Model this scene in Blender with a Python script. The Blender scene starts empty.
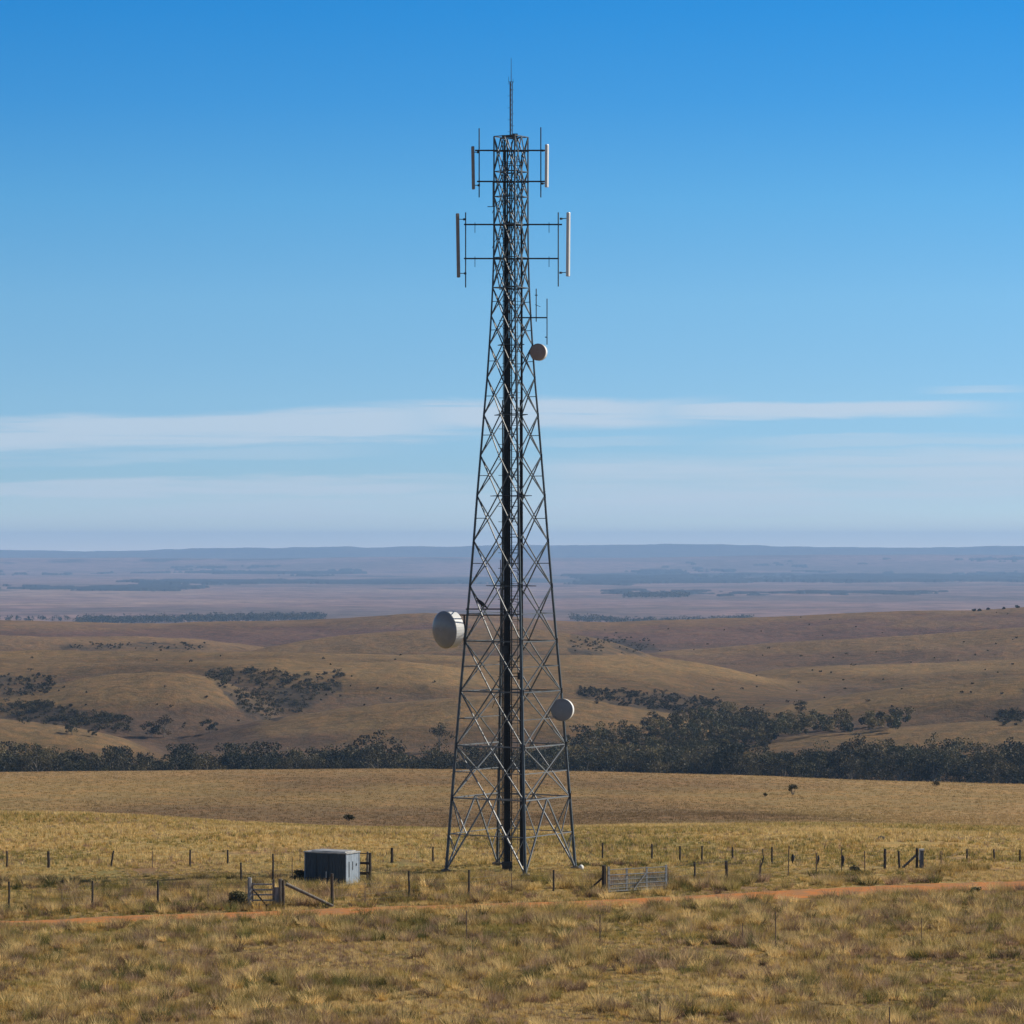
import bpy, math, random
import numpy as np
from mathutils import Vector, Matrix

R = math.radians
rng = np.random.default_rng(7)
random.seed(7)
scene = bpy.context.scene
COL = scene.collection

# ------------------------------------------------------------------ camera
F = 3500.0            # focal length in pixels (telephoto)
HOR = 548.0           # image row of the horizon
CAM_Z = 19.4
cam_d = bpy.data.cameras.new("camera")
cam = bpy.data.objects.new("camera", cam_d)
COL.objects.link(cam)
cam.location = (0, 0, CAM_Z)
cam.rotation_euler = (R(90), 0, 0)
cam_d.sensor_width = 36
cam_d.lens = 36 * F / 1024
cam_d.shift_y = (HOR - 512) / 1024
cam_d.clip_start = 0.5
cam_d.clip_end = 200000
scene.camera = cam

# ------------------------------------------------------------------ sun, sky, exposure
SUN_EL, SUN_AZ = 33.0, 74.0      # azimuth clockwise from the view direction (+Y)
sd = bpy.data.lights.new("sun", 'SUN')
sd.energy = 5.0
sd.angle = R(0.53)
sd.color = (1.0, 0.92, 0.79)
sun = bpy.data.objects.new("sun", sd)
COL.objects.link(sun)
sdir = Vector((math.sin(R(SUN_AZ)) * math.cos(R(SUN_EL)), math.cos(R(SUN_AZ)) * math.cos(R(SUN_EL)), math.sin(R(SUN_EL))))
sun.rotation_euler = sdir.to_track_quat('Z', 'Y').to_euler()
sun.location = (60, 20, 90)

scene.view_settings.view_transform = 'Standard'
scene.view_settings.look = 'None'
scene.view_settings.exposure = 0.30
scene.view_settings.gamma = 1.0

HAZE_DENSITY = 4.6e-5
HAZE_COLOR = (0.38, 0.63, 1.0)
SKY_STRENGTH = 0.083

scene.cycles.volume_bounces = 2

world = bpy.data.worlds.new("World")
scene.world = world
world.use_nodes = True


class NT:
    """small helper for writing node trees"""
    def __init__(s, tree):
        s.t = tree
        tree.nodes.clear()

    def n(s, kind, **kw):
        nd = s.t.nodes.new(kind)
        for k, v in kw.items():
            setattr(nd, k, v)
        return nd

    def put(s, sock, v):
        if v is None:
            return
        if hasattr(v, 'is_output') or isinstance(v, bpy.types.NodeSocket):
            s.t.links.new(v, sock)
        else:
            if isinstance(v, (tuple, list)) and sock.type == 'RGBA' and len(v) == 3:
                v = (*v, 1)
            sock.default_value = v

    def m(s, op, a, b=None, c=None, clamp=False):
        nd = s.n('ShaderNodeMath', operation=op, use_clamp=clamp)
        s.put(nd.inputs[0], a)
        s.put(nd.inputs[1], b)
        s.put(nd.inputs[2], c)
        return nd.outputs[0]

    def mix(s, f, a, b, mode='MIX'):
        nd = s.n('ShaderNodeMix', data_type='RGBA', blend_type=mode)
        s.put(nd.inputs[0], f)
        s.put(nd.inputs[6], a)
        s.put(nd.inputs[7], b)
        return nd.outputs[2]

    def noise(s, vec, scale, detail=4, rough=0.55, dist=0.0):
        nd = s.n('ShaderNodeTexNoise')
        s.put(nd.inputs['Vector'], vec)
        nd.inputs['Scale'].default_value = scale
        nd.inputs['Detail'].default_value = detail
        nd.inputs['Roughness'].default_value = rough
        nd.inputs['Distortion'].default_value = dist
        return nd.outputs['Fac']

    def ramp(s, f, stops):
        nd = s.n('ShaderNodeValToRGB')
        cr = nd.color_ramp
        while len(cr.elements) < len(stops):
            cr.elements.new(0.5)
        for e, (p, c) in zip(cr.elements, stops):
            e.position = p
            e.color = (*c, 1) if len(c) == 3 else c
        s.put(nd.inputs[0], f)
        return nd.outputs[0]

    def mr(s, v, a, b, c=0.0, d=1.0, smooth=True):
        nd = s.n('ShaderNodeMapRange', interpolation_type='SMOOTHSTEP' if smooth else 'LINEAR')
        s.put(nd.inputs[0], v)
        for i, q in zip((1, 2, 3, 4), (a, b, c, d)):
            nd.inputs[i].default_value = q
        return nd.outputs[0]

    def comb(s, x, y, z):
        nd = s.n('ShaderNodeCombineXYZ')
        for i, q in enumerate((x, y, z)):
            s.put(nd.inputs[i], q)
        return nd.outputs[0]


def sky_world():
    w = NT(world.node_tree)
    tc = w.n('ShaderNodeTexCoord')
    sep = w.n('ShaderNodeSeparateXYZ')
    w.put(sep.inputs[0], tc.outputs['Generated'])
    X, Y, Z = sep.outputs
    # sky sampled with its elevation stretched: the polarised, deep sky of the photo darkens fast above the horizon
    zz = w.m('MULTIPLY', w.m('MAXIMUM', Z, 0.0), 5.0)
    zz = w.m('ADD', zz, 0.02)
    nrm = w.n('ShaderNodeVectorMath', operation='NORMALIZE')
    w.put(nrm.inputs[0], w.comb(X, Y, zz))
    sky = w.n('ShaderNodeTexSky', sky_type='NISHITA', sun_disc=False)
    sky.sun_elevation = R(SUN_EL)
    sky.sun_rotation = R(SUN_AZ)
    sky.altitude = 600
    sky.air_density = 1.0
    sky.dust_density = 0.6
    sky.ozone_density = 2.2
    w.put(sky.inputs[0], nrm.outputs[0])
    e = w.m('DIVIDE', Z, w.m('SQRT', w.m('ADD', w.m('MULTIPLY', X, X), w.m('MULTIPLY', Y, Y))))
    # colour balance by elevation
    tint = w.ramp(w.m('MULTIPLY', e, 1 / 0.36, clamp=True), SKY_TINT)
    tint = w.mix(1.0, tint, (2.5, 2.5, 2.5), 'MULTIPLY')
    col = w.mix(1.0, sky.outputs[0], tint, 'MULTIPLY')
    # thin cirrus, as bands of a given elevation and bearing
    a = w.m('ARCTAN2', X, Y)
    px = w.m('MULTIPLY', a, 3500.0)                    # bearing in units of 1/3500 rad, 0 = due north
    py = w.m('MULTIPLY', e, 3500.0)
    n1 = w.noise(w.comb(w.m('MULTIPLY', px, 0.004), w.m('MULTIPLY', py, 0.03), 0.0), 1.0, 7, 0.62, 0.4)
    n2 = w.noise(w.comb(w.m('MULTIPLY', px, 0.0035), w.m('MULTIPLY', py, 0.07), 9.0), 1.0, 6, 0.6, 0.3)
    nl = w.noise(w.comb(w.m('MULTIPLY', px, 0.006), 0.0, 3.0), 1.0, 3, 0.5)
    cov = None

    def band(c0, slope, half, x0, x1, soft, amt, nn, n_lo, n_hi, wob=26.0):
        # c0: elevation at bearing 0; slope: rise per bearing unit
        cc = w.m('ADD', w.m('MULTIPLY', px, slope), c0)
        cc = w.m('ADD', cc, w.m('MULTIPLY', w.m('SUBTRACT', n1, 0.5), wob))
        dd = w.m('ABSOLUTE', w.m('SUBTRACT', py, cc))
        b = w.mr(dd, half, half * 0.5, 0, 1)
        ex = w.m('MULTIPLY', w.mr(px, x0, x0 + soft), w.mr(px, x1, x1 - soft))
        tex = w.mr(nn, n_lo, n_hi, 0.25, 1.0)
        r = w.m('MULTIPLY', w.m('MULTIPLY', b, ex), w.m('MULTIPLY', tex, amt))
        return r
    bands = [
        band(127, 0.030, 22, -1500, 60, 200, 0.75, n2, 0.30, 0.52),
        band(134, 0.010, 18, -200, 250, 160, 0.80, n2, 0.28, 0.5),
        band(136, 0.004, 10, 60, 540, 150, 0.8, n2, 0.28, 0.5, 12),
        band(100, 0.026, 9, -1500, -60, 200, 0.35, n2, 0.30, 0.6),
        band(104, 0.03, 7, -60, 220, 120, 0.30, n2, 0.30, 0.6),
        band(66, 0.016, 13, -1500, 60, 200, 0.7, n2, 0.30, 0.55),
        band(42, 0.010, 18, -600, 500, 260, 0.5, n2, 0.30, 0.6),
        band(62, 0.018, 34, -60, 1600, 150, 0.72, n2, 0.25, 0.6),
        band(98, 0.02, 9, 120, 1600, 200, 0.4, n2, 0.30, 0.6),
        band(157, 0.0, 5, 390, 540, 70, 0.45, n2, 0.25, 0.5, 8),
        band(170, 0.02, 16, 900, 2600, 400, 0.5, n2, 0.3, 0.6),
        band(210, 0.02, 26, -3400, -1300, 500, 0.5, n2, 0.3, 0.6),
    ]
    for b in bands:
        cov = b if cov is None else w.m('MAXIMUM', cov, b)
    cloud = w.mix(w.m('MULTIPLY', cov, 0.9), col, CLOUD_COL)
    bg = w.n('ShaderNodeBackground')
    w.put(bg.inputs[0], cloud)
    bg.inputs[1].default_value = SKY_STRENGTH
    out = w.n('ShaderNodeOutputWorld')
    w.t.links.new(bg.outputs[0], out.inputs[0])


SKY_TINT = [(p_, tuple(c_ / 2.5 for c_ in q_)) for p_, q_ in (
    (0.0, (1.9, 1.75, 2.0)), (0.006, (1.6, 1.52, 1.7)), (0.018, (1.42, 1.36, 1.38)), (0.054, (1.12, 1.26, 1.22)), (0.118, (1.35, 1.67, 1.53)), (0.197, (1.31, 1.97, 1.85)),
    (0.276, (.92, 2.0, 2.09)), (0.355, (.47, 1.77, 2.22)), (0.427, (.23, 1.63, 2.28)), (0.5, (.2, 1.55, 2.25)), (0.6, (.75, .95, 1.05)), (1.0, (.95, .9, .9)))]
CLOUD_COL = (6.1, 6.9, 7.9)
sky_world()

# ------------------------------------------------------------------ object helpers


def link(o, parent=None):
    COL.objects.link(o)
    if parent is not None:
        o.parent = parent
    return o


def tag(o, label=None, cat=None, group=None, kind=None):
    for k, v in (('label', label), ('category', cat), ('group', group), ('kind', kind)):
        if v:
            o[k] = v
    return o


def thing(name, label, cat, loc=(0, 0, 0), rz=0.0, group=None):
    o = bpy.data.objects.new(name, None)
    o.empty_display_size = 0.3
    link(o)
    o.location = loc
    o.rotation_euler = (0, 0, rz)
    return tag(o, label, cat, group)


class MB:
    """collects vertices and faces of one mesh"""
    def __init__(s):
        s.v, s.f = [], []

    def box(s, c, size, M=None):
        c = Vector(c)
        hx, hy, hz = size[0] / 2, size[1] / 2, size[2] / 2
        b = len(s.v)
        for dz in (-hz, hz):
            for dx, dy in ((-hx, -hy), (hx, -hy), (hx, hy), (-hx, hy)):
                p = Vector((dx, dy, dz))
                if M is not None:
                    p = M @ p
                s.v.append(c + p)
        s.f += [(b, b + 3, b + 2, b + 1), (b + 4, b + 5, b + 6, b + 7)]
        for i in range(4):
            j = (i + 1) % 4
            s.f.append((b + i, b + j, b + 4 + j, b + 4 + i))
        return s

    def bar(s, p, q, r, n=4, r2=None, roll=None):
        """prism from p to q; r is the half width"""
        p, q = Vector(p), Vector(q)
        r2 = r if r2 is None else r2
        d = (q - p)
        if d.length < 1e-6:
            return s
        d.normalize()
        up = Vector((0, 0, 1)) if abs(d.z) < 0.95 else Vector((1, 0, 0))
        a = d.cross(up).normalized()
        c = d.cross(a).normalized()
        b = len(s.v)
        off = (math.pi / n) if roll is None else roll
        for pt, rr in ((p, r), (q, r2)):
            for i in range(n):
                t = 2 * math.pi * i / n + off
                s.v.append(pt + a * (math.cos(t) * rr) + c * (math.sin(t) * rr))
        for i in range(n):
            j = (i + 1) % n
            s.f.append((b + i, b + j, b + n + j, b + n + i))
        s.f.append(tuple(b + i for i in reversed(range(n))))
        s.f.append(tuple(b + n + i for i in range(n)))
        return s

    def lathe(s, prof, n=28, M=None, org=(0, 0, 0)):
        """profile of (radius, height) about local z"""
        b = len(s.v)
        org = Vector(org)
        for r, h in prof:
            for i in range(n):
                t = 2 * math.pi * i / n
                p = Vector((r * math.cos(t), r * math.sin(t), h))
                if M is not None:
                    p = M @ p
                s.v.append(org + p)
        for k in range(len(prof) - 1):
            for i in range(n):
                j = (i + 1) % n
                a = b + k * n
                s.f.append((a + i, a + j, a + n + j, a + n + i))
        return s

    def build(s, name, mat, parent=None, smooth=False, loc=None):
        me = bpy.data.meshes.new(name)
        me.from_pydata([tuple(v) for v in s.v], [], s.f)
        me.update()
        if smooth:
            me.polygons.foreach_set('use_smooth', [True] * len(me.polygons))
        me.materials.append(mat)
        o = bpy.data.objects.new(name, me)
        link(o, parent)
        if loc is not None:
            o.location = loc
        return o


def np_mesh(name, verts, faces, mat, attrs=None, smooth=False):
    """faces: (n,3) or (n,4) int array"""
    me = bpy.data.meshes.new(name)
    nv, nf, k = len(verts), len(faces), faces.shape[1]
    me.vertices.add(nv)
    me.vertices.foreach_set('co', np.ascontiguousarray(verts, dtype=np.float32).ravel())
    me.loops.add(nf * k)
    me.loops.foreach_set('vertex_index', np.ascontiguousarray(faces, dtype=np.int32).ravel())
    me.polygons.add(nf)
    me.polygons.foreach_set('loop_start', np.arange(0, nf * k, k, dtype=np.int32))
    if smooth:
        me.polygons.foreach_set('use_smooth', np.ones(nf, dtype=bool))
    me.update(calc_edges=True)
    for an, arr in (attrs or {}).items():
        if arr.ndim == 2:
            at_ = me.attributes.new(an, 'FLOAT_COLOR', 'POINT')
            c4 = np.ones((nv, 4), dtype=np.float32)
            c4[:, :3] = arr
            at_.data.foreach_set('color', c4.ravel())
        else:
            at_ = me.attributes.new(an, 'FLOAT', 'POINT')
            at_.data.foreach_set('value', arr.astype(np.float32))
    me.materials.append(mat)
    return me


def mesh_obj(name, me, parent=None):
    return link(bpy.data.objects.new(name, me), parent)

# ------------------------------------------------------------------ noise


def _hash(ix, iy, seed):
    h = (ix.astype(np.int64) * 374761393 + iy.astype(np.int64) * 668265263 + seed * 974634777) & 0xffffffff
    h = ((h ^ (h >> 13)) * 1274126177) & 0xffffffff
    h = (h ^ (h >> 16)) & 0xffffffff
    return h / 4294967295.0


def vnoise(x, y, seed=0):
    ix, iy = np.floor(x), np.floor(y)
    fx, fy = x - ix, y - iy
    fx = fx * fx * fx * (fx * (fx * 6 - 15) + 10)
    fy = fy * fy * fy * (fy * (fy * 6 - 15) + 10)
    a, b = _hash(ix, iy, seed), _hash(ix + 1, iy, seed)
    c, d = _hash(ix, iy + 1, seed), _hash(ix + 1, iy + 1, seed)
    return (a + (b - a) * fx) * (1 - fy) + (c + (d - c) * fx) * fy


def fbm(x, y, scale, octv=4, seed=0, rough=0.5):
    """0-centred, about +-0.5"""
    s, amp, tot = 0.0, 1.0, 0.0
    x, y = x / scale, y / scale
    for o in range(octv):
        s = s + (vnoise(x, y, seed + o * 17) - 0.5) * amp
        tot += amp
        amp *= rough
        x, y = x * 2.03 + 5.2, y * 2.03 + 1.3
    return s / tot


def sstep(x, a, b):
    t = np.clip((x - a) / (b - a), 0, 1)
    return t * t * (3 - 2 * t)

# ------------------------------------------------------------------ terrain
UC = np.array([0, 128, 256, 384, 512, 640, 768, 896, 1024], float)
# each line: distance, 'r' rows of the picture in which the surface of that distance stands / 'z' heights
TAB = [
    (3, 'z', [17.5] * 9), (20, 'z', [16.2] * 9), (60, 'z', [7.0] * 9), (105, 'z', [0.8] * 9), (135, 'z', [0] * 9),
    (236, 'z', [0.0, 0.0, 0, 0, 0, 0, 0, -.1, -.2]),
    (258, 'z', [-0.1, -0.4, -0.9, -1.3, -1.4, -1.2, -1.1, -1.1, -1.2]),
    (300, 'z', [-4.2, -4.4, -4.6, -4.7, -4.3, -3.8, -3.6, -3.8, -3.9]),
    (400, 'r', [803, 803, 802, 802, 803, 804, 806, 809, 811]),
    (520, 'r', [773, 772, 770.5, 769, 770, 773, 776, 781, 785]),
    (650, 'z', [-28] * 9), (900, 'z', [-52] * 9), (1150, 'z', [-63] * 9), (1270, 'z', [-63] * 9),
    (1400, 'z', [-62.5] * 9), (1700, 'z', [-61.5] * 9), (2000, 'z', [-59] * 9), (2600, 'z', [-58] * 9), (3000, 'z', [-60] * 9),
    (4200, 'z', [-104] * 9), (5200, 'z', [-116] * 9), (7000, 'z', [-120] * 9), (9500, 'z', [-124] * 9), (15000, 'z', [-128] * 9),
    (19500, 'z', [-122] * 9), (23500, 'r', [556, 557, 558, 556, 556, 557, 556, 555, 556]), (26500, 'z', [-105] * 9),
    (30500, 'r', [551, 550.5, 547.5, 547.5, 547, 546.5, 546, 546.5, 546]),
    (32500, 'z', [10] * 9), (36000, 'z', [-120] * 9), (38000, 'z', [-140] * 9),
]
AZC = np.arctan((UC - 512) / F)
TD = np.log(np.array([t[0] for t in TAB], float))
TZ = np.zeros((len(TAB), 9))
for i, (d, k, v) in enumerate(TAB):
    v = np.array(v, float)
    TZ[i] = v if k == 'z' else CAM_Z - (v - HOR) / F * d * np.cos(AZC)


def pchip(xs, ys, x):
    h = np.diff(xs)
    dl = np.diff(ys, axis=0) / h[:, None]
    m = np.zeros_like(ys)
    m[0], m[-1] = dl[0], dl[-1]
    a, b = dl[:-1], dl[1:]
    w1 = (2 * h[1:] + h[:-1])[:, None]
    w2 = (h[1:] + 2 * h[:-1])[:, None]
    with np.errstate(divide='ignore', invalid='ignore'):
        hm = (w1 + w2) / (w1 / a + w2 / b)
    m[1:-1] = np.where(a * b > 0, hm, 0)
    i = np.clip(np.searchsorted(xs, x) - 1, 0, len(xs) - 2)
    t = ((x - xs[i]) / h[i])[:, None]
    h00, h10 = 2 * t**3 - 3 * t**2 + 1, t**3 - 2 * t**2 + t
    h01, h11 = -2 * t**3 + 3 * t**2, t**3 - t**2
    hh = h[i][:, None]
    return h00 * ys[i] + h10 * hh * m[i] + h01 * ys[i + 1] + h11 * hh * m[i + 1]


az = np.concatenate([np.arange(-180, -34, 4.0), np.arange(-34, -9.6, 0.4), np.arange(-9.6, 9.6, 0.045),
                     np.arange(9.6, 34, 0.4), np.arange(34, 180.1, 4.0)])
az[-1] = 180.0
az = R(1) * az
dd = np.concatenate([np.linspace(3, 140, 40), np.arange(142, 270, 0.8), np.arange(270, 530, 2.2), np.arange(530, 1200, 25),
                     np.arange(1200, 3050, 6.0), np.arange(3050, 5300, 30), np.geomspace(5330, 16000, 90),
                     np.geomspace(16400, 38000, 120)])
NA, ND = len(az), len(dd)
prof = pchip(TD, TZ, np.log(dd))                 # ND x 9
uu = np.clip(512 + F * np.tan(np.clip(az, -R(12), R(12))), 0, 1024)
ui = np.clip((uu / 128).astype(int), 0, 7)
ut = uu / 128 - ui
pp = np.concatenate([prof[:, :1], prof, prof[:, -1:]], axis=1)
P0, P1, P2, P3 = pp[:, ui], pp[:, ui + 1], pp[:, ui + 2], pp[:, np.minimum(ui + 3, 10)]
t = ut[None, :]
ZB = 0.5 * ((2 * P1) + (-P0 + P2) * t + (2 * P0 - 5 * P1 + 4 * P2 - P3) * t**2 + (-P0 + 3 * P1 - 3 * P2 + P3) * t**3)
fade = sstep(np.abs(az), R(60), R(170))[None, :]
ZB = ZB * (1 - fade) + prof.mean(axis=1)[:, None] * fade
GX = dd[:, None] * np.sin(az)[None, :]
GY = dd[:, None] * np.cos(az)[None, :]
DD = np.repeat(dd[:, None], NA, axis=1)


# the hills: rounded spurs, each with a crest line, a long front slope and a back that falls away
LOBES = [
    (1400, 150, 160, [(660, 800), (700, 768), (725, 753), (760, 744), (800, 737), (860, 733), (900, 730), (960, 725), (1024, 722), (1100, 718), (1400, 730)]),
    (1420, 150, 130, [(-400, 730), (-60, 712), (0, 716), (50, 721), (100, 728), (135, 738), (170, 752), (210, 790)]),
    (1490, 190, 150, [(120, 790), (160, 748), (190, 736), (240, 726), (290, 718), (330, 712), (390, 704), (450, 698), (520, 697), (580, 699), (640, 707), (680, 716), (720, 732), (760, 770)]),
    (1610, 170, 120, [(-300, 725), (-60, 708), (0, 698), (50, 687), (100, 676), (150, 671), (200, 674), (240, 688), (280, 712), (330, 760)]),
    (1600, 200, 160, [(650, 770), (690, 735), (720, 722), (760, 712), (800, 704), (862, 694), (940, 684), (1024, 675), (1100, 668), (1500, 690)]),
    (1750, 260, 130, [(-400, 680), (-60, 671), (0, 669), (100, 665), (200, 662), (330, 662), (400, 661), (460, 668), (540, 690)]),
    (1860, 380, 170, [(-400, 660), (-60, 652), (0, 651), (120, 652), (200, 651), (330, 655), (450, 656), (570, 655), (640, 657), (700, 664), (760, 676), (830, 692), (900, 720)]),
    (1960, 280, 160, [(660, 720), (700, 690), (740, 676), (783, 668), (850, 664), (940, 661), (1024, 657), (1100, 655), (1500, 670)]),
    (2200, 240, 160, [(190, 690), (230, 655), (258, 646), (330, 634), (420, 628), (512, 627), (560, 631), (620, 642), (690, 670)]),
    (2320, 300, 170, [(500, 700), (580, 668), (636, 657), (700, 651), (780, 645), (860, 640), (940, 635), (1024, 629), (1100, 624), (1500, 640)]),
    (2400, 260, 160, [(-400, 640), (-60, 634), (0, 635), (100, 636), (200, 639), (260, 644), (330, 660)]),
    (2900, 420, 320, [(-400, 626), (-60, 620), (0, 620), (60, 621), (130, 624), (200, 624), (270, 623), (330, 619), (400, 613), (450, 611), (520, 614), (580, 622), (640, 622), (700, 620), (765, 618), (880, 613), (960, 611), (1024, 607), (1100, 604), (1500, 620)]),
]


def pl_smooth(u, pts):
    px_, py_ = [q[0] for q in pts], [q[1] for q in pts]
    return sum(np.interp(u + o_, px_, py_) for o_ in (-24, -12, 0, 12, 24)) / 5


_ug = 512 + F * np.tan(np.clip(az, -1.2, 1.2))
_m = (dd > 1150) & (dd < 4300)
_zb = ZB[_m]
_K = 1.3
_acc = np.exp((_zb + 60) / _K)
_dg = dd[_m][:, None] + 70 * fbm(GX[_m], GY[_m], 420, 3, 205)
for _i, (_dc, _lf, _lb, _pts) in enumerate(LOBES):
    _zc = (CAM_Z - (pl_smooth(_ug, _pts) - HOR) / F * _dc * np.cos(np.clip(az, -R(12), R(12))))[None, :]
    _t = (_dc - _dg)
    _s = np.where(_t > 0, 1 - _t / _lf, 1 + _t / _lb)
    _s = np.clip(_s, 0, 1)
    _s = _s * _s * (3 - 2 * _s)
    _zl = -66 + (_zc + 66) * _s
    _acc = _acc + np.exp((np.minimum(_zl, _zc) + 60) / _K) * (_s > 0.002)
_new = _K * np.log(_acc) - 60
_bl = (sstep(dd[_m], 1180, 1260) * (1 - sstep(dd[_m], 3300, 4200)))[:, None]
ZB[_m] = _zb * (1 - _bl) + _new * _bl


def terrain_noise(x, y, d, a):
    side = 1 + 2.5 * sstep(np.abs(a), R(9), R(30))
    n = 0.10 * fbm(x, y, 9, 3, 1) * sstep(d, 60, 150)
    n += 0.35 * fbm(x, y, 40, 2, 2) * sstep(d, 215, 300)
    n += 1.6 * fbm(x, y, 140, 4, 3) * sstep(d, 540, 800)
    rid = 1 - 2 * np.abs(fbm(x, y, 330, 4, 5))
    n += 5.0 * (rid - 0.75) * sstep(d, 1300, 1500)
    n += 2.4 * (1 - 2 * np.abs(fbm(x, y, 75, 4, 7, 0.6)) - 0.75) * sstep(d, 1300, 1500)
    n += 5.0 * fbm(x, y, 650, 4, 6) * sstep(d, 3000, 4200)
    n += 13 * fbm(x, y, 2600, 4, 8) * sstep(d, 5200, 7500)
    n += 62 * fbm(x, y, 3400, 5, 9, 0.55) * sstep(d, 18000, 23000) * (1 - 0.5 * sstep(d, 26000, 30000))
    n += (75 * fbm(x, y * 0.3, 1300, 5, 10, 0.6) + 60 * fbm(x, y * 0.2, 4200, 2, 12)) * sstep(d, 27000, 30000)
    return n * side


ZG = ZB + terrain_noise(GX, GY, DD, az[None, :])
# far ground must stay under the range
LD = np.log(dd)


def ground(x, y):
    x, y = np.atleast_1d(np.asarray(x, float)), np.atleast_1d(np.asarray(y, float))
    d = np.clip(np.hypot(x, y), dd[0], dd[-1] - 1)
    a = np.arctan2(x, y)
    i = np.clip(np.searchsorted(dd, d) - 1, 0, ND - 2)
    j = np.clip(np.searchsorted(az, a) - 1, 0, NA - 2)
    s = (d - dd[i]) / (dd[i + 1] - dd[i])
    q = (a - az[j]) / (az[j + 1] - az[j])
    return (ZG[i, j] * (1 - s) + ZG[i + 1, j] * s) * (1 - q) + (ZG[i, j + 1] * (1 - s) + ZG[i + 1, j + 1] * s) * q


def gz(x, y):
    return float(ground(x, y)[0])


_DS = np.concatenate([np.arange(125, 540, 0.25), np.arange(540, 2600, 2), np.arange(2600, 16000, 12), np.arange(16000, 60000, 80)])


def at(u, row, dmin=125, dmax=60000):
    """the first point of the ground met by the line of sight through a point of the picture"""
    ds = _DS[(_DS >= dmin) & (_DS <= dmax)]
    x = (u - 512) / F * ds
    zr = CAM_Z - (row - HOR) / F * ds
    below = np.nonzero(ground(x, ds) >= zr)[0]
    k = below[0] if len(below) else len(ds) - 1
    return Vector((x[k], ds[k], gz(x[k], ds[k])))


def ud(u, d):
    x = (u - 512) / F * d
    return Vector((x, d, gz(x, d)))


def ppm(p):
    return F / p.y          # picture pixels per metre

# ---- albedo of the ground, by zone
UG = 512 + F * np.tan(np.clip(np.arctan2(GX, GY), -1.3, 1.3))


def lerp3(c, c2, f):
    return c * (1 - f[..., None]) + np.array(c2) * f[..., None]


def ground_albedo(x, y, d, u):
    straw = np.array((0.34, 0.25, 0.10))
    c = np.ones(x.shape + (3,)) * straw
    n1 = fbm(x, y, 26, 4, 21)
    n2 = fbm(x, y, 7, 3, 22)
    g = sstep(n1, 0.0, 0.25)
    c = lerp3(c, (0.19, 0.165, 0.06), g * 0.75)
    c = lerp3(c, (0.17, 0.11, 0.075), sstep(n2, 0.05, 0.3) * 0.7)
    # the foreground is darker, mixed grass with brown seed heads
    fg = 1 - sstep(d + 14 * n1, 186, 204)
    c = lerp3(c, (0.15, 0.115, 0.055), fg * 0.6)
    # the paddock behind the crest: browner hollow, golden crest
    f2 = sstep(d + 45 * fbm(x, y, 30, 4, 29) * sstep(u, 450, 620), 252, 296)
    pad = np.ones_like(c) * np.array((0.265, 0.187, 0.082))
    nb = fbm(x, y / 2.5, 60, 4, 25)
    pad = lerp3(pad, (0.175, 0.118, 0.062), sstep(nb + 0.12 * (1 - sstep(d, 300, 380)), 0.0, 0.25))
    pad = lerp3(pad, (0.33, 0.225, 0.105), sstep(nb, -0.02, -0.22) * 0.8 + 0 * nb)
    pad = lerp3(pad, (0.33, 0.225, 0.105), sstep(d, 440, 520) * 0.6)
    c = c * (1 - f2[..., None]) + pad * f2[..., None]
    # hills
    f3 = sstep(d, 560, 700)
    hl = np.ones_like(c) * np.array((0.128, 0.085, 0.040))
    nh = fbm(x, y, 210, 5, 31, 0.6)
    hl = lerp3(hl, (0.09, 0.062, 0.042), sstep(nh, 0.0, 0.16) * 0.85)
    hl = lerp3(hl, (0.20, 0.135, 0.058), sstep(nh, -0.04, -0.2) * 0.7)
    hl = lerp3(hl, (0.135, 0.083, 0.07), sstep(d, 1850, 2700) * 0.85)
    hl = hl * 0.84
    c = c * (1 - f3[..., None]) + hl * f3[..., None]
    # plain
    f4 = sstep(d, 3000, 4500)
    pl = np.ones_like(c) * np.array((0.19, 0.122, 0.11))
    npn = fbm(x, y, 1500, 5, 41, 0.6)
    pl = lerp3(pl, (0.10, 0.075, 0.065), sstep(npn, 0.04, 0.2) * 0.8)
    pl = lerp3(pl, (0.27, 0.19, 0.14), sstep(npn, -0.05, -0.22) * 0.6)
    wood = sstep(fbm(x, y * 0.6, 2600, 6, 47, 0.64), 0.045, 0.08) * sstep(d, 9500, 12500)
    pl = lerp3(pl, (0.026, 0.03, 0.032), wood * 0.9)
    mount = sstep(d + 2500 * fbm(x, y, 3000, 4, 49), 22500, 24500)
    pl = lerp3(pl, (0.06, 0.062, 0.05), mount * 0.85)
    c = c * (1 - f4[..., None]) + pl * f4[..., None]
    return c


def in_poly(u, r, poly):
    inside = np.zeros(np.shape(u), bool)
    n = len(poly)
    for i in range(n):
        x1, y1 = poly[i]
        x2, y2 = poly[(i + 1) % n]
        cond = ((y1 > r) != (y2 > r)) & (u < (x2 - x1) * (r - y1) / (y2 - y1 + 1e-9) + x1)
        inside ^= cond
    return inside


ALB = ground_albedo(GX, GY, DD, UG)
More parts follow.
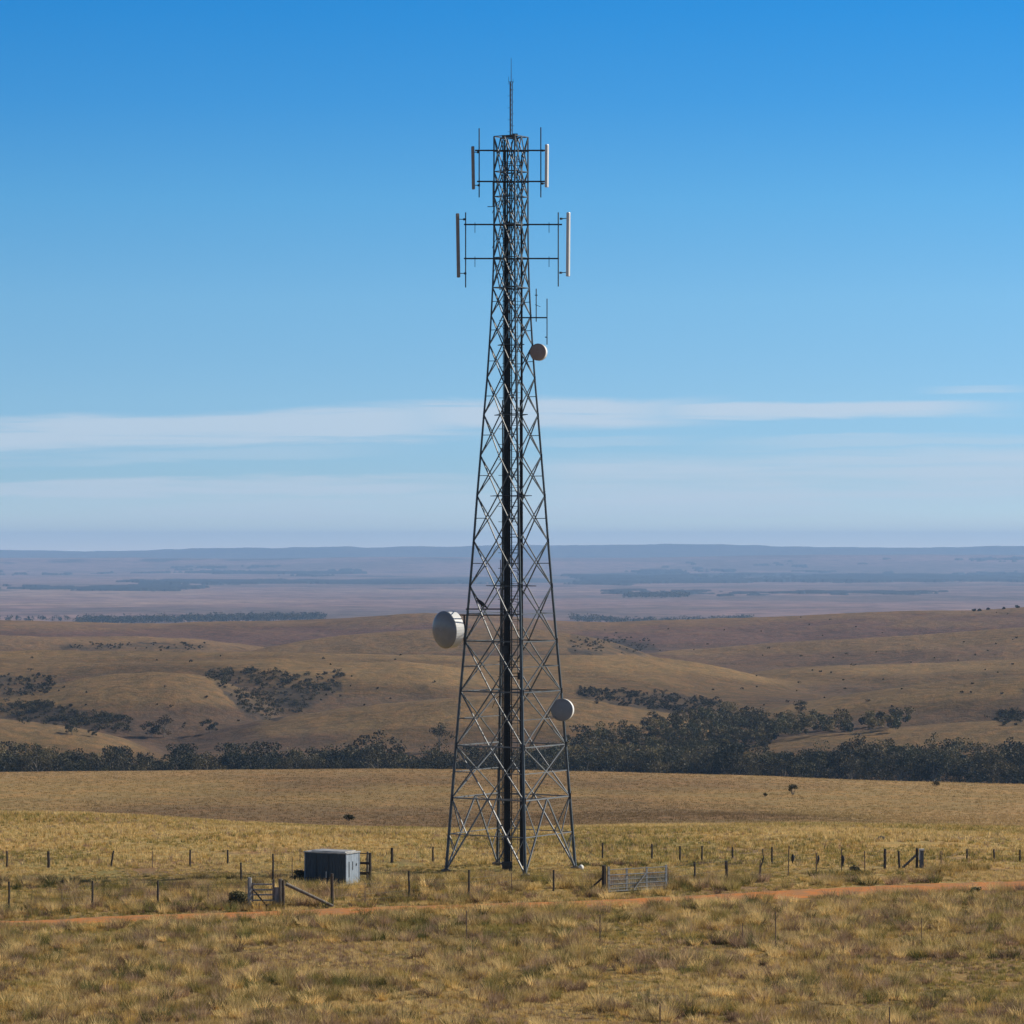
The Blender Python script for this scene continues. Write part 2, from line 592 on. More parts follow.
# relief shading painted into the albedo: crests brightened, hollows darkened
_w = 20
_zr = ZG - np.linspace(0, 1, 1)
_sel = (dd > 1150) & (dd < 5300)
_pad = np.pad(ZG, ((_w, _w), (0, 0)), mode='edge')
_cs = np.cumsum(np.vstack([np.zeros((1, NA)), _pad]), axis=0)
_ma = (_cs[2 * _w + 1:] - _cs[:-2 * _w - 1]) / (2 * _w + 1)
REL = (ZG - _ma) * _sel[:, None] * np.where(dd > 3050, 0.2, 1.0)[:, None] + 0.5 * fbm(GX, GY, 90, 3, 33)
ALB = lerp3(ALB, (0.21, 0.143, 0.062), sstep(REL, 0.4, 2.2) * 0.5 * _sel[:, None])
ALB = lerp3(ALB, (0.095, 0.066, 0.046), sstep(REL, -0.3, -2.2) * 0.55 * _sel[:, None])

SCRUB = [
    ("dark scrub filling the lower gully at the far left", [(-20, 706), (40, 703), (90, 712), (130, 722), (137, 733), (110, 730), (60, 727), (-20, 716)], 230, 1300, 2300, (1.6, 3.6)),
    ("dark scrub on the shaded hollow at the far left", [(-20, 672), (20, 676), (58, 676), (45, 690), (10, 698), (-20, 695)], 100, 1500, 2450, (1.2, 2.6)),
    ("dark scrub in the deep gully on the left hillside", [(205, 672), (240, 670), (300, 674), (345, 672), (340, 690), (310, 708), (275, 722), (245, 716), (232, 700), (220, 688)], 300, 1500, 2450, (1.4, 3.4)),
    ("dark scrub streak on the hillside right of the tower", [(577, 688), (620, 690), (680, 696), (722, 702), (722, 713), (690, 715), (650, 711), (610, 703), (580, 698)], 260, 1500, 2450, (1.2, 3.0)),
    ("dark scrub patch at the far right of the hills", [(985, 716), (1040, 712), (1040, 724), (1005, 726)], 50, 1300, 2450, (1.2, 3.0)),
    ("sparse shrubs dotted over the right hand hillside", [(700, 660), (1030, 640), (1030, 715), (900, 722), (760, 712), (700, 690)], 40, 1300, 3000, (0.7, 2.4)),
    ("sparse shrubs dotted over the left hillside", [(0, 655), (440, 657), (440, 720), (180, 732), (0, 712)], 45, 1300, 3000, (0.7, 2.3)),
    ("grey scrub in the far hollow left of the tower", [(60, 644), (130, 643), (205, 645), (205, 651), (130, 650), (60, 649)], 60, 2500, 4700, (0.9, 2.0)),
    ("grey scrub in the far hollow right of the tower", [(570, 634), (600, 636), (650, 640), (660, 653), (610, 655), (570, 653)], 70, 2500, 4700, (0.9, 2.2)),
    ("small dark trees dotted on the far brown ridges", [(560, 622), (1030, 612), (1030, 665), (780, 660), (640, 650)], 22, 2500, 5000, (0.9, 2.2)),
]

# ground under the scrub: dark understorey, with shadow patches painted in
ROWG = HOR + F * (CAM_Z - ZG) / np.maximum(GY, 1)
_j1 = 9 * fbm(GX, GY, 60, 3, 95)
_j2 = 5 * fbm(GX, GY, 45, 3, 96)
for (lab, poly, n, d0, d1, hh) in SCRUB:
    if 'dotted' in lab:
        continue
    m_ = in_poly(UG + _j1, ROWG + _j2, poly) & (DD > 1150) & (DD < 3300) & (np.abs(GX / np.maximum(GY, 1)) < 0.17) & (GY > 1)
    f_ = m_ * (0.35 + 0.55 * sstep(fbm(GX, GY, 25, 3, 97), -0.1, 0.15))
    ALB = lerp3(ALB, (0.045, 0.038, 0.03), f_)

# ---- ground material
def ground_material():
    mat = bpy.data.materials.new("grassland_ground")
    mat.use_nodes = True
    w = NT(mat.node_tree)
    at_ = w.n('ShaderNodeAttribute', attribute_name='albedo')
    geo = w.n('ShaderNodeNewGeometry')
    pos = geo.outputs['Position']
    sep = w.n('ShaderNodeSeparateXYZ')
    w.put(sep.inputs[0], pos)
    dist = w.m('SQRT', w.m('ADD', w.m('MULTIPLY', sep.outputs[0], sep.outputs[0]), w.m('MULTIPLY', sep.outputs[1], sep.outputs[1])))
    near = w.mr(dist, 260, 700, 1, 0)
    mid = w.m('MULTIPLY', w.mr(dist, 300, 900), w.mr(dist, 2500, 6000, 1, 0))
    far = w.mr(dist, 2500, 6000)
    na = w.noise(pos, 1.6, 6, 0.65)
    nb = w.noise(pos, 0.16, 8, 0.68)
    nc = w.noise(pos, 0.012, 8, 0.66)
    v = w.m('ADD', w.m('MULTIPLY', w.m('SUBTRACT', na, 0.5), w.m('MULTIPLY', near, 1.2)),
            w.m('ADD', w.m('MULTIPLY', w.m('SUBTRACT', nb, 0.5), w.m('MULTIPLY', w.m('ADD', mid, w.m('MULTIPLY', near, 0.5)), 1.7)),
                w.m('MULTIPLY', w.m('SUBTRACT', nc, 0.5), w.m('ADD', w.m('MULTIPLY', far, 3.2), w.m('MULTIPLY', mid, 1.2)))))
    gain = w.m('MAXIMUM', w.m('ADD', v, 1.0), 0.25)
    col = w.mix(1.0, at_.outputs['Color'], w.comb(gain, gain, gain), 'MULTIPLY')
    warm = w.mix(w.mr(nb, 0.42, 0.62), col, w.mix(1.0, col, (1.12, 0.96, 0.86), 'MULTIPLY'))
    bs = w.n('ShaderNodeBsdfPrincipled')
    w.put(bs.inputs['Base Color'], warm)
    bs.inputs['Roughness'].default_value = 0.95
    bs.inputs['Specular IOR Level'].default_value = 0.1
    b1 = w.n('ShaderNodeBump')
    b1.inputs['Strength'].default_value = 0.8
    b1.inputs['Distance'].default_value = 0.25
    w.put(b1.inputs['Height'], w.m('MULTIPLY', na, near))
    b2 = w.n('ShaderNodeBump')
    b2.inputs['Strength'].default_value = 0.7
    b2.inputs['Distance'].default_value = 2.5
    w.put(b2.inputs['Height'], w.m('MULTIPLY', nb, mid))
    w.put(b2.inputs['Normal'], b1.outputs[0])
    w.put(bs.inputs['Normal'], b2.outputs[0])
    out = w.n('ShaderNodeOutputMaterial')
    w.t.links.new(bs.outputs[0], out.inputs[0])
    return mat


def simple_mat(name, col, rough=0.7, metal=0.0, var=0.25, scale=6.0, spec=0.4, trans=0.0, bump=0.0, col2=None, stretch=(1, 1, 1), rnd=0.0, low=None):
    mat = bpy.data.materials.new(name)
    mat.use_nodes = True
    w = NT(mat.node_tree)
    tc = w.n('ShaderNodeTexCoord')
    mp = w.n('ShaderNodeMapping')
    mp.inputs['Scale'].default_value = stretch
    w.put(mp.inputs[0], tc.outputs['Object'])
    n = w.noise(mp.outputs[0], scale, 5, 0.6)
    c2 = col2 if col2 else tuple(c * (1 - var) for c in col)
    c = w.mix(w.mr(n, 0.35, 0.65), col, c2)
    if low:                    # paler lower members: their sunlit edges put into the steel colour
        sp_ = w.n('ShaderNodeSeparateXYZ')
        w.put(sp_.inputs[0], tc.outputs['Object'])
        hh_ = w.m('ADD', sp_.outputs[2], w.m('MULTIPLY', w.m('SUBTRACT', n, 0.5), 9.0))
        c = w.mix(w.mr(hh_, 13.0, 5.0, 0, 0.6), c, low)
    if rnd:
        oi = w.n('ShaderNodeObjectInfo')
        g = w.mr(oi.outputs['Random'], 0, 1, 1 - rnd, 1 + rnd, smooth=False)
        c = w.mix(1.0, c, w.comb(g, g, w.m('MULTIPLY', g, 0.96)), 'MULTIPLY')
    bs = w.n('ShaderNodeBsdfPrincipled')
    w.put(bs.inputs['Base Color'], c)
    bs.inputs['Roughness'].default_value = rough
    bs.inputs['Metallic'].default_value = metal
    bs.inputs['Specular IOR Level'].default_value = spec
    if bump:
        b = w.n('ShaderNodeBump')
        b.inputs['Distance'].default_value = bump
        w.put(b.inputs['Height'], n)
        w.put(bs.inputs['Normal'], b.outputs[0])
    sh = bs.outputs[0]
    if trans:
        tr = w.n('ShaderNodeBsdfTranslucent')
        w.put(tr.inputs[0], c)
        mx = w.n('ShaderNodeMixShader')
        mx.inputs[0].default_value = trans
        w.t.links.new(sh, mx.inputs[1])
        w.t.links.new(tr.outputs[0], mx.inputs[2])
        sh = mx.outputs[0]
    out = w.n('ShaderNodeOutputMaterial')
    w.t.links.new(sh, out.inputs[0])
    return mat


def attr_mat(name, trans=0.3, rough=0.7, mul=1.0, rnd=0.0):
    """colour from the point attribute 'albedo' """
    mat = bpy.data.materials.new(name)
    mat.use_nodes = True
    w = NT(mat.node_tree)
    at_ = w.n('ShaderNodeAttribute', attribute_name='albedo')
    c = w.mix(1.0, at_.outputs['Color'], (mul, mul, mul), 'MULTIPLY')
    if rnd:
        oi = w.n('ShaderNodeObjectInfo')
        g = w.mr(oi.outputs['Random'], 0, 1, 1 - rnd, 1 + rnd, smooth=False)
        c = w.mix(1.0, c, w.comb(g, g, g), 'MULTIPLY')
    bs = w.n('ShaderNodeBsdfPrincipled')
    w.put(bs.inputs['Base Color'], c)
    bs.inputs['Roughness'].default_value = rough
    bs.inputs['Specular IOR Level'].default_value = 0.2
    tr = w.n('ShaderNodeBsdfTranslucent')
    w.put(tr.inputs[0], c)
    mx = w.n('ShaderNodeMixShader')
    mx.inputs[0].default_value = trans
    w.t.links.new(bs.outputs[0], mx.inputs[1])
    w.t.links.new(tr.outputs[0], mx.inputs[2])
    out = w.n('ShaderNodeOutputMaterial')
    w.t.links.new(mx.outputs[0], out.inputs[0])
    return mat


M_ground = ground_material()
idx = np.arange(ND * NA).reshape(ND, NA)
fc = np.stack([idx[:-1, :-1], idx[:-1, 1:], idx[1:, 1:], idx[1:, :-1]], axis=-1).reshape(-1, 4)[:, ::-1]
vv = np.stack([GX, GY, ZG], axis=-1).reshape(-1, 3)
# close the small hole under the camera
vv = np.vstack([vv, [[0, 0, float(ZG[0].mean())]]])
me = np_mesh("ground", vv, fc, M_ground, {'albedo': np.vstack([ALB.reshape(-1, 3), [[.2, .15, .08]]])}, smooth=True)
ground_o = tag(mesh_obj("ground", me), "rolling dry golden grassland running to distant blue hills", "ground", kind='structure')

# ------------------------------------------------------------------ dirt track
M_track = simple_mat("dirt_track", (0.47, 0.175, 0.05), 0.95, var=0.35, scale=0.9, spec=0.1, col2=(0.31, 0.165, 0.075), bump=0.05)
TRK = [(-260, 933, 925), (-120, 929, 922), (0, 928, 921), (60, 925, 918.5), (130, 922, 916), (200, 919.5, 914), (300, 917, 910), (400, 913, 905.5),
       (480, 910.5, 904), (560, 908, 901.5), (640, 905.5, 898.5), (700, 902.5, 895.5), (780, 899, 890), (860, 895, 886), (940, 891, 881.5),
       (1024, 888, 879.5), (1120, 884, 878), (1280, 881, 875)]
us = np.arange(-250, 1280, 2.5)
lo = np.interp(us, [t_[0] for t_ in TRK], [t_[1] for t_ in TRK])
hi = np.interp(us, [t_[0] for t_ in TRK], [t_[2] for t_ in TRK])
ker = np.ones(25) / 25
lo = np.convolve(np.pad(lo, 12, mode='edge'), ker, 'valid')
hi = np.convolve(np.pad(hi, 12, mode='edge'), ker, 'valid')
dlo = CAM_Z * F / (lo - HOR)
dhi = CAM_Z * F / (hi - HOR)
xm = (us - 512) / F * (dlo + dhi) / 2
dlo = dlo + 0.9 * fbm(xm, xm * 0, 5, 4, 51, 0.7)
dhi = dhi + 1.1 * fbm(xm, xm * 0 + 40, 4, 4, 52, 0.7)
TRK_U, TRK_LO, TRK_HI = us, dlo, dhi
K = 9
tv = []
for k in range(K):
    d_ = dlo + (dhi - dlo) * k / (K - 1)
    x_ = (us - 512) / F * d_
    edge = min(k, K - 1 - k) / ((K - 1) / 2)
    tv.append(np.stack([x_, d_, ground(x_, d_) + 0.045 - 0.05 * (edge == 0)], axis=-1))
tv = np.stack(tv)
ti = np.arange(K * len(us)).reshape(K, len(us))
tf = np.stack([ti[:-1, :-1], ti[:-1, 1:], ti[1:, 1:], ti[1:, :-1]], axis=-1).reshape(-1, 4)
tag(mesh_obj("dirt_track", np_mesh("dirt_track", tv.reshape(-1, 3), tf, M_track, smooth=True)), "orange dirt track across the paddock", "dirt track", kind='structure')


def on_track(x, y, pad=0.0):
    u = 512 + F * x / y
    return (y > np.interp(u, TRK_U, TRK_LO) - pad) & (y < np.interp(u, TRK_U, TRK_HI) + pad)

# ------------------------------------------------------------------ grass
M_grass = attr_mat("dry_grass", trans=0.42, rough=0.75)
PAL = np.array([
    (0.66, 0.49, 0.22),   # 0 pale straw
    (0.50, 0.34, 0.115),  # 1 gold
    (0.29, 0.235, 0.07),   # 2 olive green
    (0.13, 0.13, 0.04),   # 3 dark green
    (0.31, 0.20, 0.125),  # 4 brown seed heads
    (0.38, 0.265, 0.165), # 5 grey straw
])


def tufts(px_, py_, h, nb, spread, width, tone, seed, lean=0.45, droop=0.0):
    """triangular blades; px_,py_,h,tone: arrays per tuft"""
    r = np.random.default_rng(seed)
    n = len(px_)
    x = np.repeat(px_, nb)
    y = np.repeat(py_, nb)
    hh = np.repeat(h, nb) * r.uniform(0.55, 1.1, n * nb)
    sp = np.repeat(spread, nb) if np.ndim(spread) else spread
    th = r.uniform(0, 2 * np.pi, n * nb)
    rr = sp * np.sqrt(r.uniform(0, 1, n * nb))
    bx, by = x + rr * np.cos(th) * 0.6, y + rr * np.sin(th) * 0.6
    th2 = th + r.normal(0, 0.7, n * nb)
    ln = hh * lean * r.uniform(0.2, 1.2, n * nb)
    tx, ty = bx + ln * np.cos(th2), by + ln * np.sin(th2)
    z0 = ground(bx, by) - 0.02
    ww = width * r.uniform(0.7, 1.3, n * nb)
    wa = r.uniform(0, np.pi, n * nb)
    v = np.empty((n * nb, 3, 3))
    v[:, 0] = np.stack([bx - ww * np.cos(wa), by - ww * np.sin(wa), z0], -1)
    v[:, 1] = np.stack([bx + ww * np.cos(wa), by + ww * np.sin(wa), z0], -1)
    v[:, 2] = np.stack([tx, ty, z0 + hh], -1)
    c = np.repeat(tone, nb, axis=0) * r.uniform(0.78, 1.22, (n * nb, 1))
    c = np.repeat(c[:, None, :], 3, axis=1)
    return v.reshape(-1, 3), c.reshape(-1, 3)


def sector(n, d0, d1, amax, seed):
    r = np.random.default_rng(seed)
    d = np.sqrt(r.uniform(d0 * d0, d1 * d1, n))
    a = r.uniform(-amax, amax, n)
    return d * np.sin(a), d * np.cos(a)


def tones(x, y, seed, fgw):
    r = np.random.default_rng(seed)
    n = len(x)
    a = fbm(x, y, 11, 4, 61)
    b = fbm(x, y / 1.5, 5, 3, 62)
    w = np.zeros((n, 6))
    w[:, 0] = 0.9 + 2.0 * (a < -0.05)
    w[:, 1] = 1.3
    w[:, 2] = 0.6 + 3.0 * np.clip(a + 0.03, 0, 1) * 4
    w[:, 3] = 0.08 + 0.8 * np.clip(a, 0, 1) * 3
    w[:, 4] = (0.2 + 3.5 * np.clip(b, 0, 1)) * (0.35 + 0.9 * fgw)
    w[:, 5] = 0.5 + 4.0 * np.clip(b, 0, 1) * fgw
    w[:, 4:] *= (0.5 + 2.2 * np.exp(-((y - 165 - 5 * b) / 5) ** 2) + 1.2 * np.exp(-((y - 145) / 5) ** 2))[:, None]
    w[:, 2] *= 0.7 + 1.6 * np.exp(-((y - 181 + 4 * a) / 5) ** 2) + 1.2 * np.exp(-((y - 156 + 3 * a) / 3) ** 2)
    w /= w.sum(1, keepdims=True)
    k = (r.uniform(0, 1, (n, 1)) > np.cumsum(w, 1)).sum(1).clip(0, 5)
    return PAL[k] * r.uniform(0.85, 1.15, (n, 1))


_sh, _g0, _g1 = at(332, 882), at(608, 892), at(667, 889)


def trampled(x, y):
    near_shed = ((x - _sh.x) ** 2 / 2.6 ** 2 + (y - _sh.y) ** 2 / 3.4 ** 2) < 1
    gy = np.interp(x, [_g0.x, _g1.x], [_g0.y, _g1.y])
    at_gate = (x > _g0.x - 0.3) & (x < _g1.x + 0.2) & (y < gy + 0.3) & (y > gy - 2.2)
    foot = ((x - TB0[0]) ** 2 + (y - TB0[1]) ** 2) < 1.6 ** 2
    return near_shed | at_gate | foot


TB0 = ((511 - 512) / F * 210.2, 210.2)
gv, gc = [], []
AM = R(10.6)
# foreground
x, y = sector(54000, 136, 214, AM, 101)
ontr = on_track(x, y, 0.1)
mid_ = (np.interp(512 + F * x / y, TRK_U, TRK_LO) + np.interp(512 + F * x / y, TRK_U, TRK_HI)) / 2
thr_ = np.interp(512 + F * x / y, [0, 250, 600, 760, 1024], [0.1, 0.02, 0.2, 0.5, 0.5]) - 0.1 * (np.abs(y - mid_) < 0.45)
keep = (~ontr | (fbm(x, y, 2.6, 3, 77) > thr_)) & (fbm(x, y, 2.2, 3, 71) + 0.25 > 0) & (~trampled(x, y) | (np.random.default_rng(9).random(len(x)) < 0.2))
x, y = x[keep], y[keep]
fgw = 1 - sstep(y, 184, 200)
big = np.clip(fbm(x, y, 2.6, 3, 72) + 0.35, 0.08, 0.8)
h = (0.10 + 0.30 * big) * (0.8 + 0.2 * fgw)
v, c = tufts(x, y, h, 27, 0.16 + 0.25 * big, 0.0125, tones(x, y, 5, fgw), 11)
gv.append(v); gc.append(c)
# scattered large dark tussocks of the foreground
x, y = sector(7000, 136, 206, AM, 102)
keep = (~on_track(x, y, 0.3)) & (fbm(x, y, 7, 3, 73) > -0.08) & ~trampled(x, y)
x, y = x[keep], y[keep]
r_ = np.random.default_rng(3)
tone = PAL[r_.choice([0, 2, 3, 4, 5, 1], len(x), p=[.32, .16, .10, .14, .12, .16])] * r_.uniform(0.5, 1.35, (len(x), 1))
v, c = tufts(x, y, r_.uniform(0.36, 0.74, len(x)), 85, r_.uniform(0.26, 0.58, len(x)), 0.0135, tone, 12, lean=0.8)
gv.append(v); gc.append(c)
# about the tower
x, y = sector(30000, 214, 268, AM, 103)
keep = (fbm(x, y, 3, 3, 74) + 0.25 > 0)
x, y = x[keep], y[keep]
v, c = tufts(x, y, 0.16 + 0.3 * np.clip(fbm(x, y, 4, 3, 75) + 0.3, 0, 1), 13, 0.25, 0.022, tones(x, y, 6, 0 * x) * 1.02, 13)
gv.append(v); gc.append(c)
# the back paddock, short and sparse
x, y = sector(42000, 268, 523, AM, 104)
al = ground_albedo(x, y, np.hypot(x, y), 512 + F * x / y)
r_ = np.random.default_rng(4)
v, c = tufts(x, y, r_.uniform(0.08, 0.22, len(x)), 9, 0.45, 0.03, al * r_.uniform(0.95, 1.4, (len(x), 1)), 14)
gv.append(v); gc.append(c)
gv, gc = np.vstack(gv), np.vstack(gc)
gf = np.arange(len(gv)).reshape(-1, 3)
tag(mesh_obj("grass", np_mesh("grass", gv, gf, M_grass, {'albedo': gc})), "dry straw and olive grass tufts covering the paddock", "grass", kind='stuff')


def clump_line(name, label, pts, n, hts, tone_ids, seed, wob=0.5, spread=0.35):
    r = np.random.default_rng(seed)
    pts = [at(*p) for p in pts]
    xs = np.interp(np.linspace(0, 1, n) + r.normal(0, 0.004, n), np.linspace(0, 1, len(pts)), [p.x for p in pts])
    ys = np.interp(np.linspace(0, 1, n), np.linspace(0, 1, len(pts)), [p.y for p in pts]) + r.normal(0, wob, n)
    keep = fbm(xs, ys * 0, 2.5, 3, seed) > -0.1
    xs, ys = xs[keep], ys[keep]
    tone = PAL[r.choice(tone_ids, len(xs))] * r.uniform(0.55, 1.0, (len(xs), 1))
    v, c = tufts(xs, ys, r.uniform(*hts, len(xs)), 40, spread, 0.02, tone, seed + 1, lean=0.7)
    tag(mesh_obj(name, np_mesh(name, v, np.arange(len(v)).reshape(-1, 3), M_grass, {'albedo': c})), label, "grass", kind='stuff')


clump_line("tussock_grass", "dark tussocks in a line behind the left fence", [(-20, 889), (120, 888), (215, 886.5), (300, 886)], 110, (0.2, 0.45), [3, 3, 4, 2], 201)
clump_line("tussock_grass", "dark tussocks in a line right of the tower", [(530, 869), (585, 866), (660, 866), (770, 864)], 100, (0.18, 0.4), [3, 3, 4], 202, 0.5)
clump_line("tussock_grass", "green tussocks along the foot of the right fence", [(672, 889), (720, 884), (780, 880), (830, 877), (900, 875)], 110, (0.3, 0.6), [2, 2, 1, 3], 203, 0.5)
clump_line("tussock_grass", "pale high tussocks beside the white capped post", [(925, 874), (970, 870), (1040, 869)], 80, (0.3, 0.6), [0, 1, 2, 1], 204, 1.0)
clump_line("tussock_grass", "tall grass along the near verge of the track", [(-20, 918), (100, 914), (240, 909)], 90, (0.2, 0.45), [2, 1, 4, 3], 205, 0.7)
clump_line("tussock_grass", "grass under the fence in front of the tower", [(335, 905), (430, 901), (520, 898), (600, 895)], 120, (0.25, 0.5), [2, 1, 4, 2], 206, 0.9)

# ------------------------------------------------------------------ trees and scrub
M_leaf = attr_mat("eucalypt_foliage", trans=0.22, rough=0.6, rnd=0.45)
M_bark = simple_mat("eucalypt_bark", (0.26, 0.22, 0.17), 0.85, var=0.4, scale=3)


def leaf_cloud(cents, rads, n, size, seed, base, flat=0.75):
    """many small quads in clumps; returns verts, faces, colours"""
    r = np.random.default_rng(seed)
    cents, rads = np.array(cents, float), np.array(rads, float)
    pr = rads**2 / (rads**2).sum()
    k = r.choice(len(cents), n, p=pr)
    d = r.normal(0, 1, (n, 3))
    d /= np.linalg.norm(d, axis=1, keepdims=True)
    rr = rads[k] * r.uniform(0.35, 1.0, n)**0.6
    p = cents[k] + d * rr[:, None] * np.array((1, 1, flat))
    a = r.normal(0, 1, (n, 3))
    a /= np.linalg.norm(a, axis=1, keepdims=True)
    b = np.cross(a, r.normal(0, 1, (n, 3)))
    b /= np.linalg.norm(b, axis=1, keepdims=True)
    s = size * r.uniform(0.5, 1.3, (n, 1))
    q = np.stack([p - a * s, p - b * s * 0.6, p + a * s, p + b * s * 0.6], 1)
    col = np.array(base) * r.uniform(0.7, 1.35, (n, 1)) * (0.8 + 0.4 * r.uniform(0, 1, (len(cents), 1)))[k]
    col = np.repeat(col[:, None, :], 4, 1)
    return q.reshape(-1, 3), np.arange(n * 4).reshape(-1, 4), col.reshape(-1, 3)


def tree_meshes(seed, h, w, nleaf, base, size=0.34, tall=False):
    r = random.Random(seed)
    tb = MB()
    top = Vector((r.uniform(-.4, .4), r.uniform(-.4, .4), h * 0.42))
    tb.bar((0, 0, -0.5), top, 0.028 * h, 6, 0.018 * h)
    cents, rads = [], []
    nl = r.randint(5, 8)
    for i in range(nl):
        a = 2 * math.pi * i / nl + r.uniform(-.5, .5)
        q = r.uniform(0.35, 1.0)
        e = Vector((math.cos(a) * w * 0.5 * q, math.sin(a) * w * 0.5 * q, h * r.uniform(0.5, 0.9)))
        st = top * r.uniform(0.55, 1.0)
        mid = st.lerp(e, 0.5) + Vector((r.uniform(-.4, .4), r.uniform(-.4, .4), 0.3))
        tb.bar(st, mid, 0.012 * h, 5, 0.008 * h)
        tb.bar(mid, e, 0.008 * h, 5, 0.004 * h)
        cents.append(e)
        rads.append(w * r.uniform(0.15, 0.26))
        for _ in range(2):
            cents.append(e + Vector((r.uniform(-1, 1), r.uniform(-1, 1), r.uniform(-.8, .5))) * w * 0.18)
            rads.append(w * r.uniform(0.10, 0.18))
    cents.append(Vector((0, 0, h * 0.86)))
    rads.append(w * 0.22)
    if not tall:
        for _ in range(5):
            cents.append(Vector((r.uniform(-.4, .4) * w, r.uniform(-.4, .4) * w, h * r.uniform(0.15, 0.45))))
            rads.append(w * r.uniform(0.14, 0.22))
    v, f, c = leaf_cloud([tuple(q) for q in cents], rads, nleaf, size, seed, base)
    me_c = np_mesh("crown", v, f, M_leaf, {'albedo': c})
    me_t = bpy.data.meshes.new("trunk")
    me_t.from_pydata([tuple(q) for q in tb.v], [], tb.f)
    me_t.materials.append(M_bark)
    return me_t, me_c


EUC = [(0.042, 0.036, 0.012), (0.064, 0.049, 0.018), (0.032, 0.031, 0.012), (0.085, 0.064, 0.024)]
PROTO = [tree_meshes(300 + i, hh_, ww_, 1150, EUC[i % 4], 0.32, tall=(i in (2, 5)))
         for i, (hh_, ww_) in enumerate([(9, 8), (11, 9), (12.5, 8.5), (8, 9.5), (10, 7.5), (13, 10), (7, 7)])]


def plant_tree(p, k, sc, label, group=None, name="eucalypt_tree", cat="tree"):
    o = thing(name, label, cat, (p.x, p.y, p.z), random.uniform(0, 6.28), group)
    o.scale = (sc * random.uniform(.9, 1.1), sc * random.uniform(.9, 1.1), sc)
    link(bpy.data.objects.new("trunk", PROTO[k][0]), o)
    link(bpy.data.objects.new("crown", PROTO[k][1]), o)
    return o


random.seed(11)
# stand-alone trees one can point to
plant_tree(ud(352, 1262), 3, 1.35, "broad rounded eucalypt above the wood, left of the largest spreading one")
plant_tree(ud(379, 1250), 5, 1.38, "largest spreading eucalypt above the wood, just left of the tower legs")
plant_tree(at(801, 717, 1150, 6000), 4, 0.72, "lone dark tree on the hillside right of the tower, above the gully wood")
plant_tree(at(164, 737, 1150, 6000), 1, 0.85, "tree with a rounded crown in the gully mouth at the foot of the left hill")
plant_tree(at(152, 738, 1150, 6000), 6, 0.95, "low tree beside the rounded one in the gully mouth of the left hill")
plant_tree(at(210, 733, 1150, 6000), 6, 0.8, "small lone tree on the slope right of the left gully mouth")
plant_tree(at(72, 735, 1150, 6000), 6, 0.75, "small dark tree on the pale spur at the far left")
plant_tree(at(93, 737, 1150, 6000), 6, 0.45, "bush sized dark tree on the pale spur, right of the bigger one")
plant_tree(at(440, 752, 1150, 3000), 1, 1.0, "tall eucalypt seen just left of the tower's left leg")
plant_tree(at(716, 752, 1150, 3000), 2, 0.55, "thin tree at the tip of the bare right hand spur")
plant_tree(at(765, 757, 1150, 3000), 4, 0.65, "tree standing above the wood edge in front of the bare right hand spur")

# the wood in the valley: the 289 nearest as trees of their own, the rest one mass
cand = []
rr_ = random.Random(21)


def far_enough(p, lst, m):
    for q in lst:
        if (q[0].x - p.x)**2 + (q[0].y - p.y)**2 < m * m:
            return False
    return True


for row_d in np.arange(1190, 1300, 9):
    for u in np.arange(-60, 1090, 17):
        uu_ = u + rr_.uniform(-9, 9)
        d_ = row_d + rr_.uniform(-5, 5)
        lim = 1262 + 22 * math.sin(uu_ * 0.021 + 1.0) + (30 if uu_ > 560 else 0) + rr_.uniform(-14, 14)
        if d_ > lim or d_ < 1185 + 8 * math.sin(uu_ * 0.03):
            continue
        cand.append((ud(uu_, d_), rr_.randrange(7), rr_.uniform(0.75, 1.05) + 0.45 * rr_.random() ** 3))
POLY_R = [(560, 752), (600, 744), (640, 736), (690, 725), (735, 716), (752, 724), (770, 731), (840, 727), (905, 726), (905, 732), (800, 737), (745, 750), (722, 762), (700, 770), (560, 772)]
for _ in range(4000):
    u, rw = rr_.uniform(560, 905), rr_.uniform(714, 772)
    if not in_poly(np.array(u), np.array(rw), POLY_R):
        continue
    p = at(u, rw, 1150, 3000)
    if p.y < 1290 or not far_enough(p, cand[-200:], 5.8):
        continue
    cand.append((p, rr_.randrange(7), rr_.uniform(0.5, 0.95)))
    if len(cand) > 1150:
        break
cand.sort(key=lambda t_: t_[0].y)
for p, k, sc in cand[:285]:
    plant_tree(p, k, sc, "dark olive eucalypt in the front of the valley wood behind the golden paddock", "eucalypts along the valley wood")


def merged_trees(name, label, items, nleaf, size, seed, cat="wood", dark=1.0):
    """items: (point, height, width)"""
    vs, cs = [], []
    r = np.random.default_rng(seed)
    for i, (p, hh_, ww_) in enumerate(items):
        nc = 6
        cents = np.stack([r.uniform(-.36, .36, nc) * ww_, r.uniform(-.36, .36, nc) * ww_, hh_ * r.uniform(.25, .85, nc)], -1)
        v, f, c = leaf_cloud(cents, r.uniform(.17, .3, nc) * ww_, nleaf, size, seed + i, EUC[i % 4])
        vs.append(v + np.array((p.x, p.y, p.z)))
        cs.append(c * r.uniform(0.55, 1.5) * dark)
    vs, cs = np.vstack(vs), np.vstack(cs)
    o = mesh_obj(name, np_mesh(name, vs, np.arange(len(vs)).reshape(-1, 4), M_leaf, {'albedo': cs}))
    return tag(o, label, cat, kind='stuff')


merged_trees("woodland", "dense dark wood filling the gully right of the tower", [(p, 10 * sc, 8.5 * sc) for p, k, sc in cand[285:]], 380, 0.42, 900)


def nz(u, rw, s, sd_):
    return float(fbm(np.array(u, float), np.array(rw * 3.0, float), s, 3, sd_))


